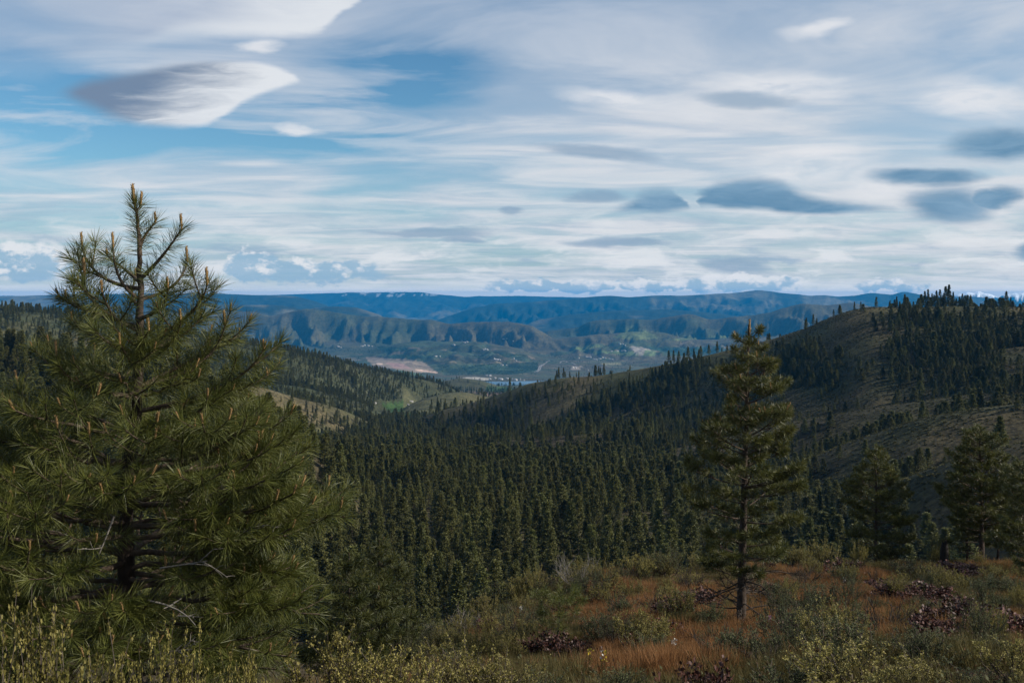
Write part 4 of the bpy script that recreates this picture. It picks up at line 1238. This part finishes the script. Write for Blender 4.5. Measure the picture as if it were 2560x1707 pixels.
def stand_pine(px, py, top_py, label, prof, opt, nwh, crown0=.2, lean=(0, 0), rt=.075, loc=None, brown=0.0, top_candle=.3, dead=0, name='pine_tree', nb=6, side=True, slope0=.15):
    x, y, z = loc or near_hit(px, py)
    H = (Y0 - top_py) / F * y - z
    t = empty(name, (x, y, z))
    tag(t, label, 'pine tree')
    zz = np.linspace(0, 1, 9)
    P = np.column_stack([lean[0] * zz ** 1.2, lean[1] * zz, H * zz - .08 * (zz == 0)])
    trunk_part(t, P, rt * (1 - .9 * zz) + .006, 10)
    fr, rr = np.array(prof).T
    for i in range(nwh):
        f = crown0 + (1 - crown0) * ((i + .3 * rng.random()) / nwh) ** .92 * .97
        Lm = float(np.interp(f, fr, rr))
        a0 = rng.random() * 6.28
        for j in range(nb):
            an = a0 + j * 6.283 / nb + rng.normal() * .25
            L = Lm * rng.uniform(.42, 1.18)
            if L < .05: continue
            ff = min(f + rng.normal() * .012, .985)
            o = np.array([np.interp(ff, zz, P[:, 0]), np.interp(ff, zz, P[:, 1]), ff * H])
            d = np.array([math.cos(an), math.sin(an), 0])
            sl = slope0 + .75 * max(0, f - .25) + rng.normal() * .1
            c = bez(o, o + d * L * .6 + np.array([0, 0, L * sl * .45]), o + d * L * .96 + np.array([0, 0, L * (sl * .8 + .16)]), 7)
            build_branch(t, c, rt * .13 + .006 * L, opt, side, f > .6, brown)
    # top shoot
    b = build_branch(t, np.array([P[-2], (P[-2] + P[-1]) / 2, P[-1] - np.array([0, 0, top_candle * .6])]), .012, dict(opt, cprob=0), False, False)
    if top_candle:
        add_candle(b, P[-1] - np.array([0, 0, top_candle * .75]), (.03, 0, 1), top_candle, .5)
    for q in range(dead):
        f = crown0 * rng.uniform(.22, 1.15)
        an = rng.random() * 6.28
        o = np.array([np.interp(f, zz, P[:, 0]), np.interp(f, zz, P[:, 1]), f * H])
        dead_twig(t, o, (math.cos(an), math.sin(an), rng.uniform(-.35, .2)), rng.uniform(.5, 1.0) * min(1.0, H / 6), M_DARKTWIG, 3, .016)
    return t

mo = dict(ns=5, fol=.13, smin=.28, gap=.18, lmax=.42, dens=560, nl=.145, wd=.0072, droop=.08, mat=M_NEEDLE2, cprob=.30, clen=.11)
stand_pine(1853, 1556, 812, 'bushy pine with bare dark lower trunk standing alone in rusty grass',
           [(.10, .6), (.2, .90), (.3, 1.06), (.42, 1.18), (.55, 1.16), (.66, .95), (.74, .80), (.82, .50), (.90, .36), (.96, .16), (1, .05)], mo, 15, .15, (.16, .05), .085, dead=20, top_candle=.42, nb=6)
ro = dict(ns=4, fol=.24, smin=.35, gap=.24, lmax=.5, dens=240, nl=.17, wd=.013, droop=.08, mat=M_NEEDLE2, cprob=.06, clen=.12)
stand_pine(2455, 1412, 1064, 'broad dark pine with straight trunk at right of the stump', [(.12, 1.2), (.25, 1.75), (.45, 1.6), (.62, 1.3), (.8, .85), (.92, .4), (1, .06)], ro, 15, .22, (-.1, 0), .10, top_candle=0, dead=8)
stand_pine(2190, 1400, 1112, 'rounded pine behind the crest between lone pine and stump', [(.0, 1.0), (.15, 1.45), (.4, 1.35), (.6, 1.05), (.8, .62), (.92, .3), (1, .06)], ro, 15, .06, (0, 0), .07, top_candle=0)
stand_pine(2590, 1440, 1130, 'dark pine cut off by the right picture edge', [(.0, 1.3), (.2, 1.7), (.45, 1.5), (.7, 1.0), (.9, .4), (1, .06)], ro, 12, .06, (0, 0), .08, top_candle=0)
bo = dict(ro, dens=260, wd=.011)
stand_pine(2418, 1400, 1230, 'small dark pine behind the broad pine, thin trunk showing left', [(.15, .6), (.3, .9), (.6, .7), (.85, .4), (1, .05)], bo, 9, .22, (0, 0), .05, top_candle=0)
stand_pine(2495, 1402, 1220, 'small dark pine behind the broad pine, thin trunk showing right', [(.15, .7), (.3, 1.0), (.6, .8), (.85, .4), (1, .05)], bo, 9, .2, (0, 0), .05, top_candle=0)
M_NEEDLE3 = pmat('dark_pine_needles', (0.028, 0.036, 0.009), (0.075, 0.078, 0.020), 5.0, 0.5, 0.3, trans=.15)
lo = dict(ns=4, fol=.18, smin=.28, gap=.17, lmax=.35, dens=360, nl=.14, wd=.008, droop=.08, mat=M_NEEDLE3, cprob=.03, clen=.08)
stand_pine(948, 1552, 1348, 'small pointed dark pine just right of the big pine', [(.0, .7), (.2, .85), (.5, .62), (.75, .38), (.92, .16), (1, .04)], lo, 14, .04, (0, 0), .045, top_candle=.08)
stand_pine(872, 1560, 1380, 'small broad dark pine tucked beside the big pine boughs', [(.0, .7), (.2, .85), (.5, .66), (.75, .42), (.92, .18), (1, .04)], lo, 12, .04, (0, 0), .045, top_candle=0)
so = dict(ns=4, fol=.15, smin=.3, gap=.16, lmax=.25, dens=420, nl=.12, wd=.0045, droop=.05, mat=M_NEEDLE, cprob=.0, clen=.05)
stand_pine(1394, 1618, 1476, 'tiny crooked pine sapling with bare pale stem among shrubs', [(.25, .12), (.4, .34), (.6, .44), (.75, .42), (.88, .28), (1, .05)], so, 7, .30, (.05, 0), .022, top_candle=0, brown=0, nb=4)

# burnt stump
def stump():
    x, y, z = near_hit(2360, 1412)
    t = empty('tree_stump', (x, y, z))
    tag(t, 'charred black tree stump on the crest left of broad pine', 'stump')
    h = (1412 - 1352) / F * y
    P = np.column_stack([np.linspace(0, .03, 7), np.zeros(7), np.linspace(-.05, h, 7)])
    V, Q = tube(P, [.19, .165, .155, .15, .145, .13, .07], 12)
    V[-12:, 2] += rng.uniform(-.14, .10, 12); V[-24:-12, 2] += rng.uniform(-.07, .05, 12)
    V[:, :2] += rng.normal(size=(len(V), 2)) * .007
    M = pmat('charred_wood', (0.012, 0.011, 0.010), (0.03, 0.026, 0.022), 20, .9, .2, 1.0, 40)
    obj('stump_body', np_mesh('stump_body', V, [Q, np.array([[len(V) - 12 + i, len(V) - 12 + i + 1, len(V) - 12 + (i + 2)] for i in range(0, 10, 2)])], [M]), t)
    for an in (.3, 2.2, 4.0, 5.3):
        a = Acc(); d = np.array([math.cos(an), math.sin(an), 0])
        a.tube(bez(np.array([0, 0, .12]), d * .18 + np.array([0, 0, .08]), d * .36 + np.array([0, 0, -.06]), 5), [.06, .055, .045, .03, .015], 6)
        obj('root', a.mesh('root', [M]), t)
stump()

# ------------------------------------------------------------------ shrubs
M_BITTER = pmat('yellow_green_leaves', (0.135, 0.120, 0.024), (0.285, 0.240, 0.070), 7.0, .6, .3, rand=.2, trans=.25)
M_SAGE = pmat('dull_green_leaves', (0.055, 0.066, 0.026), (0.105, 0.112, 0.050), 6.0, .75, .2, rand=.2, trans=.15)
M_RED = pmat('wine_brown_leaves', (0.036, 0.014, 0.010), (0.095, 0.038, 0.027), 9.0, .55, .3, rand=.25)
M_STEM = pmat('shrub_stem', (0.050, 0.040, 0.032), (0.11, 0.09, 0.072), 20.0, .9, .1)

def shrub_meshes(ns, H, Wd, twigs, clus, leaves, ll, lw, mat, stem_mat=None, low=.3, upright=.8, wob=.10):
    st = Acc(); lf = Acc()
    P_, D_ = [], []
    for i in range(ns):
        an = rng.random() * 6.283; out = Wd / 2 * math.sqrt(rng.random()) * 1.05
        h = H * rng.uniform(.62, 1.0) * (1 - .35 * (out / (Wd / 2)) ** 2)
        b = np.array([math.cos(an), math.sin(an), 0]) * out * .18
        e = np.array([math.cos(an) * out, math.sin(an) * out, h])
        m = b * .4 + e * .5 + np.array([0, 0, (upright - .5) * .25 * h - .05 * h]) + rng.normal(size=3) * H * wob
        c = bez(b, m, e, 7)
        c[1:-1] += rng.normal(size=(5, 3)) * H * .02
        st.tube(c, np.linspace(.011, .004, 7) * (H / .8) ** .5, 4)
        cs = [c[3:]]
        for q in range(twigs):
            t = rng.uniform(low, .95); f = t * 6; j = int(min(f, 5)); p = c[j] + (c[j + 1] - c[j]) * (f - j)
            d = unit(unit(e - b) * .5 + np.array([0, 0, upright]) + rng.normal(size=3) * .5)
            l = H * rng.uniform(.16, .38)
            c2 = bez(p, p + d * l * .5 + rng.normal(size=3) * .02, p + d * l + np.array([0, 0, .1 * l]), 4)
            st.tube(c2, [.0042, .0036, .003, .002], 3)
            cs.append(c2)
        if leaves:
            for c2 in cs:
                k_ = rng.random(clus) ** .8
                fi = k_ * (len(c2) - 1); j = np.minimum(fi.astype(int), len(c2) - 2)
                p = c2[j] + (c2[j + 1] - c2[j]) * (fi - j)[:, None]
                p = np.repeat(p, leaves, 0)
                T = np.repeat(unit(c2[j + 1] - c2[j]), leaves, 0)
                P_.append(p + rng.normal(size=p.shape) * ll * .35); D_.append(unit(T * .6 + rand_unit(len(p))))
    if leaves:
        P_ = np.concatenate(P_); D_ = np.concatenate(D_)
        V, Q = cards(P_, D_, ll * rng.uniform(.6, 1.15, len(P_)), lw * rng.uniform(.7, 1.2, len(P_)))
        lf.add(V, None, Q)
    return st.mesh('stems', [stem_mat or M_STEM], False), (lf.mesh('leaves', [mat]) if leaves else None)

SHR = {
    'bitter': [shrub_meshes(26, .80, 1.15, 7, 7, 5, .026, .015, M_BITTER) for _ in range(3)],
    'sage': [shrub_meshes(24, .55, .95, 6, 6, 4, .030, .013, M_SAGE, low=.2) for _ in range(3)],
    'red': [shrub_meshes(30, .42, 1.15, 4, 4, 3, .065, .040, M_RED, low=.2, upright=.6) for _ in range(3)],
    'bare': [shrub_meshes(16, .75, 1.2, 11, 0, 0, 0, 0, None, M_DARKTWIG, .2, .5, .16) for _ in range(2)],
    'grey': [shrub_meshes(14, .75, 1.2, 12, 0, 0, 0, 0, None, M_DEADTWIG, .2, .35, .2) for _ in range(2)],
    'mixed': [shrub_meshes(22, .80, 1.2, 7, 5, 4, .028, .014, M_SAGE, M_DARKTWIG, .5, .6, .14) for _ in range(2)],
}
SHR['near'] = [shrub_meshes(40, .80, 1.15, 9, 9, 7, .021, .014, M_BITTER) for _ in range(2)]
def shrub(kind, v, loc, h, w, label, group=None, cat='shrub', name=None):
    nm = {'near': 'yellow_green_shrub', 'bitter': 'yellow_green_shrub', 'sage': 'green_shrub', 'red': 'red_leaved_plant', 'bare': 'bare_shrub', 'grey': 'dead_shrub', 'mixed': 'twiggy_shrub'}[kind]
    H0, W0 = {'near': (.8, 1.15), 'bitter': (.8, 1.15), 'sage': (.55, .95), 'red': (.42, 1.15), 'bare': (.75, 1.2), 'grey': (.75, 1.2), 'mixed': (.8, 1.2)}[kind]
    t = empty(nm, (loc[0], loc[1], loc[2] - .03), random.random() * 6.28)
    t.scale = (w / W0, w / W0, h / H0)
    tag(t, label, 'shrub' if kind != 'red' else 'plant', group)
    s, l = SHR[kind][v % len(SHR[kind])]
    obj('stems', s, t)
    if l: obj('leaves', l, t)
    return t
def gz(x, y): return float(near_height(np.array([x]), np.array([y]))[0])

# nearest ones, partly below the frame
def near_shrub(kind, v, px, top_py, Y, w, label):
    x = (px - CX) / F * Y; g = gz(x, Y)
    h = (Y0 - top_py) / F * Y - g
    shrub(kind, v, (x, Y, g), h, w, label)
near_shrub('near', 0, 70, 1535, 3.7, .72, 'yellow-green shrub in the bottom left corner before the big pine')
near_shrub('near', 1, 410, 1612, 4.1, .42, 'yellow-green spiky shrub at bottom edge under the big pine')
near_shrub('near', 2, 585, 1640, 4.4, .40, 'small yellow-green shrub at bottom edge, right part of big pine')
near_shrub('bitter', 0, 835, 1572, 6.6, .95, 'yellow-green shrub rising beside the lowest right pine bough')
near_shrub('bitter', 1, 985, 1622, 6.2, .85, 'yellow-green shrub on the bottom edge, left of the middle')
near_shrub('bitter', 2, 1110, 1608, 6.8, .9, 'tallest yellow-green shrub on the bottom edge left of centre')
near_shrub('bitter', 0, 1240, 1640, 6.5, .8, 'yellow-green shrub on the bottom edge just left of centre')
near_shrub('mixed', 1, 1345, 1668, 7.4, .7, 'dull green twiggy plant at the bottom edge, centre')
near_shrub('bitter', 1, 2140, 1600, 8.6, 1.35, 'wide yellow-green shrub at the bottom right before the bare bush')
near_shrub('bitter', 2, 2290, 1655, 8.2, .8, 'low yellow-green shrub hugging the wide one at bottom right')
near_shrub('bitter', 0, 2540, 1590, 8.6, .9, 'yellow-green shrub cut by the bottom right corner')
near_shrub('sage', 1, 1990, 1668, 8.4, .9, 'low grey-green shrub left of the wide yellow-green one')
near_shrub('sage', 2, 2440, 1668, 8.6, .8, 'low dull green shrub between two yellow-green ones bottom right')
near_shrub('red', 1, 1760, 1660, 8.8, .8, 'wine-brown leafy plant at the bottom edge below the lone pine')
near_shrub('sage', 0, 1560, 1672, 8.4, .7, 'low dull green plant at bottom edge right of centre')

T_ = [  # kind, variant, base px, base py, height, width, label
    ('bitter', 0, 1215, 1545, .75, 1.0, 'yellow-green shrub below the pale dead branches left of centre'),
    ('bitter', 1, 1150, 1590, .7, .9, 'yellow-green shrub in the left shrub bank'),
    ('mixed', 0, 1060, 1600, .75, 1.0, 'twiggy dull shrub right of the small dark pines'),
    ('bitter', 2, 1000, 1600, .62, .9, 'yellow-green shrub at foot of the small pointed dark pine'),
    ('grey', 0, 1080, 1590, .55, .9, 'grey dead shrub in the left shrub bank'),
    ('bitter', 0, 1300, 1500, .75, 1.0, 'yellow-green shrub below the bleached dead bush'),
    ('mixed', 1, 1245, 1500, .8, 1.1, 'twiggy green shrub on the crest left of bleached dead bush'),
    ('bitter', 1, 1340, 1470, .8, .9, 'yellow-green shrub touching the bleached dead bush'),
    ('grey', 0, 1432, 1462, 1.0, 1.5, 'bleached white dead bush on the crest'),
    ('grey', 1, 1160, 1520, .8, 1.2, 'pale dead branches sticking up from the left shrub bank'),
    ('bitter', 2, 1515, 1475, .9, 1.1, 'yellow-green shrub right of the bleached dead bush'),
    ('mixed', 0, 1480, 1500, .9, 1.2, 'dark twiggy green shrub before the bleached dead bush'),
    ('bitter', 0, 1590, 1440, .75, 1.3, 'yellow-green shrub on the crest left of the lone pine'),
    ('mixed', 1, 1665, 1440, 1.0, 1.3, 'tall twiggy shrub on the crest left of the lone pine'),
    ('bitter', 1, 1650, 1415, .7, 1.3, 'bright yellow-green shrub at the very edge of the crest'),
    ('bare', 0, 1725, 1480, .9, 1.2, 'dark bare shrub just left of the lone pine trunk'),
    ('bitter', 2, 1755, 1425, .75, 1.0, 'yellow-green shrub behind the lone pine, left side'),
    ('red', 0, 1745, 1522, .42, 1.5, 'dark wine-red leafy patch left of the lone pine trunk'),
    ('red', 1, 1690, 1545, .36, 1.0, 'small wine-red patch left of the larger red one'),
    ('red', 2, 1935, 1492, .36, .9, 'wine-red tuft right of the lone pine trunk'),
    ('red', 2, 1640, 1600, .34, 1.1, 'brown-red leafy patch before the lone pine, left'),
    ('bare', 1, 1630, 1525, .5, 1.0, 'dark fallen twiggy branch in the centre'),
    ('mixed', 0, 1810, 1400, .6, 1.0, 'small twiggy shrub on the crest right behind lone pine'),
    ('bitter', 0, 1985, 1402, .85, 1.1, 'yellow-green shrub on the crest right of the lone pine'),
    ('bitter', 1, 2058, 1398, 1.0, 1.3, 'large bright yellow-green shrub on the crest right of lone pine'),
    ('bitter', 2, 2145, 1392, .9, .7, 'narrow yellow-green shrub before the rounded pine'),
    ('sage', 0, 2225, 1402, .9, 1.3, 'dull green shrub at the foot of the rounded pine'),
    ('bitter', 1, 2352, 1380, .9, .7, 'yellow-green shrub just behind the black stump'),
    ('bare', 0, 2010, 1462, .8, 1.1, 'dark leaning bare shrub right of the lone pine'),
    ('sage', 1, 2045, 1520, .5, 1.3, 'green mound shrub between lone pine and dark bare bush'),
    ('sage', 2, 1965, 1525, .42, .9, 'low green shrub right of the lone pine trunk'),
    ('sage', 0, 2105, 1455, .5, 1.2, 'green shrub halfway to the crest right of lone pine'),
    ('mixed', 1, 2280, 1440, .55, 1.6, 'grey-green twiggy shrub below the rounded pine'),
    ('bare', 1, 2215, 1592, .78, 1.15, 'dark gnarled bare bush at the lower right'),
    ('sage', 1, 2120, 1592, .55, .75, 'dark green shrub leaning on the gnarled bare bush'),
    ('bitter', 2, 2275, 1575, .5, .5, 'thin yellow-green sprigs right of the gnarled bare bush'),
    ('red', 0, 2250, 1500, .42, 1.9, 'broad wine-red patch behind the gnarled bare bush'),
    ('red', 1, 2330, 1510, .40, 1.5, 'wine-red patch right of the broad one behind bare bush'),
    ('red', 2, 2420, 1570, .42, 1.6, 'large dark wine-red patch near the right edge'),
    ('red', 0, 2500, 1600, .40, 1.4, 'wine-red patch at the right edge above corner shrub'),
    ('red', 1, 2340, 1610, .36, 1.1, 'wine-red patch below the large one near right edge'),
    ('red', 2, 2100, 1430, .4, 1.6, 'reddish patch beyond the leaning bare shrub'),
    ('red', 1, 2400, 1440, .35, 2.2, 'reddish leafy ground below the broad dark pine'),
    ('red', 0, 1375, 1645, .40, 1.0, 'dark wine-brown plant at the foot of the pine sapling'),
    ('red', 2, 1440, 1665, .36, .8, 'dark brown-red plant right below the pine sapling'),
    ('sage', 2, 1500, 1600, .5, .8, 'green shrub right of the pine sapling'),
    ('sage', 0, 1545, 1545, .55, .9, 'green shrub between sapling and the wine-red patch'),
    ('bare', 0, 1545, 1600, .5, .8, 'thin dark twigs right of the pine sapling'),
    ('mixed', 0, 1330, 1580, .6, .8, 'twiggy shrub just left of the pine sapling'),
    ('bare', 1, 1270, 1610, .5, .7, 'dark twigs left of the pine sapling'),
    ('bitter', 0, 1390, 1530, .55, .8, 'yellow-green shrub behind the pine sapling'),
    ('sage', 1, 1640, 1660, .42, .8, 'green shrub in rusty grass below centre right'),
    ('sage', 2, 2480, 1480, .5, 1.4, 'green low shrub near the right edge below the dark pine'),
    ('bitter', 1, 2540, 1450, .5, 1.0, 'yellowish shrub at the right edge below the dark pine'),
    ('mixed', 1, 930, 1620, .6, .9, 'dull twiggy shrub below the small dark pines'),
    ('bitter', 2, 900, 1588, .55, .9, 'yellow-green shrub between big pine and small dark pines'),
    ('bare', 0, 960, 1645, .55, .7, 'dark bare twigs below the small dark pines'),
    ('sage', 0, 1840, 1655, .4, .7, 'dull green tuft below the lone pine'),
    ('red', 0, 2010, 1605, .32, .9, 'brownish leafy patch left of the gnarled bare bush'),
]
for q in T_:
    kind, v, px, py, h, w, lab = q
    shrub(kind, v, near_hit(px, py), h, w, lab)

# many alike low shrubs in between
def fillers():
    n = 0
    ok = []
    while n < 118:
        px, py = rng.uniform(830, 2555), rng.uniform(1395, 1680)
        x, y, z = near_hit(px, py)
        if y > np.interp(px, CRX, CRY) + 1.5: continue
        if (1310 < px < 1480 and 1490 < py) or (1790 < px < 1920 and 1480 < py < 1620) or (2120 < px < 2300 and 1530 < py < 1640) or (1640 < px < 1760 and 1570 < py): continue
        if any((x - a) ** 2 + (y - b) ** 2 < (.028 * y) ** 2 for a, b in ok): continue
        if px > 1480 and rng.random() < .62: continue
        ok.append((x, y)); n += 1
        r = rng.random()
        edge = y > np.interp(px, CRX, CRY) - 7
        d2 = [(px - q[0]) ** 2 + (1.6 * (py - q[1])) ** 2 for q in LANDMARKS]
        lm = LANDMARKS[int(np.argmin(d2))]
        if abs(py - lm[1]) > abs(px - lm[0]) * .8:
            wh = 'beyond ' if py < lm[1] else 'in front of '
        else:
            wh = ('just ' if abs(px - lm[0]) < 80 else '') + ('left of ' if px < lm[0] else 'right of ')
        if r < (.5 if edge or px < 1500 else .2):
            kd, ds, hh, ww = 'bitter', 'small yellow-green shrub ', (.35, .75), (.5, 1.1)
        elif r < .62:
            kd, ds, hh, ww = 'sage', 'small dull green shrub ', (.25, .5), (.5, 1.1)
        elif r < .78:
            kd, ds, hh, ww = 'mixed', 'small twiggy shrub ', (.4, .8), (.5, 1.1)
        elif r < .88:
            kd, ds, hh, ww = 'bare', 'small leafless shrub ', (.3, .6), (.5, 1.0)
        else:
            kd, ds, hh, ww = 'red', 'small wine-brown plant ', (.2, .35), (.5, 1.2)
        shrub(kd, n, (x, y, z), rng.uniform(*hh), rng.uniform(*ww), ds + wh + lm[2], ds.replace('shrub ', 'shrubs ').replace('plant ', 'plants ') + 'on the crest')
LANDMARKS = [(1853, 1540, 'the lone pine trunk'), (1394, 1600, 'the pine sapling'), (1432, 1450, 'the bleached dead bush'), (2215, 1580, 'the gnarled bare bush'), (2360, 1410, 'the black stump'), (948, 1540, 'the small pointed dark pine'),
             (2190, 1400, 'the rounded pine'), (2455, 1410, 'the broad dark pine'), (2058, 1398, 'the large bright crest shrub'), (1160, 1520, 'the pale dead branches'), (2420, 1570, 'the large wine-red patch'), (1745, 1520, 'the dark wine-red patch'),
             (1110, 1650, 'the tall yellow-green shrub at the bottom edge'), (2140, 1660, 'the wide yellow-green shrub at bottom right'), (1665, 1440, 'the tall twiggy crest shrub'), (2010, 1462, 'the leaning bare shrub'), (1690, 1650, 'the rusty grass patch')]
fillers()

# ------------------------------------------------------------------ grass and small ground plants
M_DRY = pmat('dry_rusty_grass', (0.170, 0.078, 0.028), (0.285, 0.145, 0.056), 3.0, .7, .25, rand=.3, trans=.3)
M_GREEN = pmat('olive_grass', (0.070, 0.060, 0.018), (0.145, 0.112, 0.040), 3.0, .7, .25, rand=.3, trans=.3)
M_HERB = pmat('small_herb_leaves', (0.045, 0.050, 0.020), (0.090, 0.090, 0.040), 4.0, .7, .2, rand=.35, trans=.15)
M_HERBR = pmat('reddish_herb_leaves', (0.085, 0.038, 0.022), (0.16, 0.085, 0.05), 4.0, .6, .3, rand=.35)
def tuft(mat, nb, h, sp, wd):
    an = rng.random(nb) * 6.283; r = sp * np.sqrt(rng.random(nb))
    P = np.column_stack([np.cos(an) * r, np.sin(an) * r, np.zeros(nb)])
    D = unit(np.column_stack([np.cos(an) * .28, np.sin(an) * .28, np.ones(nb)]) + rng.normal(size=(nb, 3)) * .16)
    V, T, Q = needle_strips(P, D, h * rng.uniform(.5, 1.1, nb), wd, .12)
    return np_mesh('tuft', V, [Q, T], [mat])
def herb(mat, n, sz):
    P = rng.normal(size=(n, 3)) * np.array([.09, .09, .05]); P[:, 2] = np.abs(P[:, 2]) + .01
    V, Q = cards(P, unit(rng.normal(size=(n, 3)) * .6 + np.array([0, 0, .8])), sz, sz * .45)
    return np_mesh('herb', V, [Q], [mat])
n = 46000
Y = np.sqrt(rng.uniform(5.0 ** 2, 39.0 ** 2, n)); px = rng.uniform(650, 2640, n)
Y = np.where(rng.random(n) < .3, rng.uniform(6, 18, n), Y)
X = (px - CX) / F * Y
z = near_height(X, Y)
py = Y0 - F * z / Y
k = (Y < np.interp(px, CRX, CRY) + 3)
X, Y, z, px, py = X[k], Y[k], z[k], px[k], py[k]
k = rng.random(len(X)) < np.clip(.62 + 1.3 * fbm(X * 1.1, Y * 1.1, 305, 3), .04, 1)
X, Y, z, px, py = X[k], Y[k], z[k], px[k], py[k]
or_ = -.10 + .22 * sstep(1400, 1600, px) + 1.0 * fbm(X * .45, Y * .45, 301, 4) + rng.normal(size=len(X)) * .12
for cx_, cy_, rx_, ry_ in ((1560, 1560, 80, 40), (1700, 1620, 170, 45), (1540, 1470, 60, 25), (1960, 1470, 110, 30), (2020, 1500, 110, 25), (1850, 1580, 150, 30), (1480, 1530, 50, 30), (900, 1620, 50, 40), (2100, 1430, 120, 18), (1660, 1680, 150, 30), (2200, 1490, 60, 20)):
    or_ = or_ + .75 * np.exp(-((px - cx_) / rx_) ** 2 - ((py - cy_) / ry_) ** 2)
dry = or_ > .28
u = rng.random(len(X))
mid = u < .62
for nm, sel_, ms, lab in (
        ('rusty_grass', dry & mid, [tuft(M_DRY, 46, .36, .09, .0045) for _ in range(4)], 'rusty orange dry grass on the crest'),
        ('olive_grass', ~dry & mid, [tuft(M_GREEN, 46, .32, .09, .0045) for _ in range(4)], 'olive green grass on the crest'),
        ('low_herbs', ~mid & (u < .86), [herb(M_HERB, 34, .05) for _ in range(3)], 'low green herbs between the grass'),
        ('reddish_herbs', u >= .86, [herb(M_HERBR, 26, .045) for _ in range(3)], 'low reddish herbs between the grass')):
    i = np.where(sel_)[0]
    scatter(nm, ms, np.stack([X[i], Y[i], z[i] - .01], 1), rng.uniform(.5, 1.0, len(i)) * (1 + .5 * fbm(X[i] * .8, Y[i] * .8, 309, 2)), rng.random(len(i)) * 6.28, rng.integers(0, len(ms), len(i)), lab, .16)
    print(nm, len(i))

# a few flower stalks
M_YEL = pmat('yellow_petals', (0.36, 0.25, 0.02), (0.45, 0.33, 0.04), 30, .6, .2)
M_WHT = pmat('white_petals', (0.42, 0.41, 0.37), (0.52, 0.50, 0.46), 30, .6, .2)
M_PNK = pmat('pink_petals', (0.55, 0.28, 0.36), (0.62, 0.35, 0.42), 30, .6, .2)
def flower(mat, px, py, h, label, n=26, lw=.02):
    x, y, z = near_hit(px, py)
    t = empty('flower', (x, y, z))
    tag(t, label, 'flower')
    a = Acc(); a.tube(bez(np.zeros(3), np.array([.01, 0, h * .5]), np.array([.03, 0, h]), 5), [.005, .0045, .004, .0035, .003], 5)
    obj('stem', a.mesh('stem', [M_GREEN]), t)
    P = np.column_stack([rng.normal(size=n) * .016 + .025, rng.normal(size=n) * .016, h * rng.uniform(.62, 1.02, n)])
    V, Q = cards(P, unit(rand_unit(n) + np.array([0, 0, .4])), .03, lw)
    obj('petals', np_mesh('petals', V, [Q], [mat]), t)
flower(M_YEL, 1470, 1697, .34, 'yellow flower spike at the bottom edge, left of the pair', 16)
flower(M_YEL, 1508, 1700, .30, 'yellow flower spike at the bottom edge, right of the pair', 14)
flower(M_YEL, 1677, 1530, .30, 'yellow flower spike left of the wine-red patch', 16)
flower(M_PNK, 1921, 1572, .22, 'pale pink flower right of the lone pine foot', 30)
flower(M_WHT, 1681, 1640, .24, 'white flower in the rusty grass below centre right', 30)
flower(M_WHT, 2110, 1470, .30, 'white flower beyond the green mound shrub', 30)
flower(M_WHT, 1500, 1696, .3, 'white flower between the two yellow spikes', 8)
flower(M_WHT, 1300, 1545, .3, 'white flower head in the left shrub bank', 30)
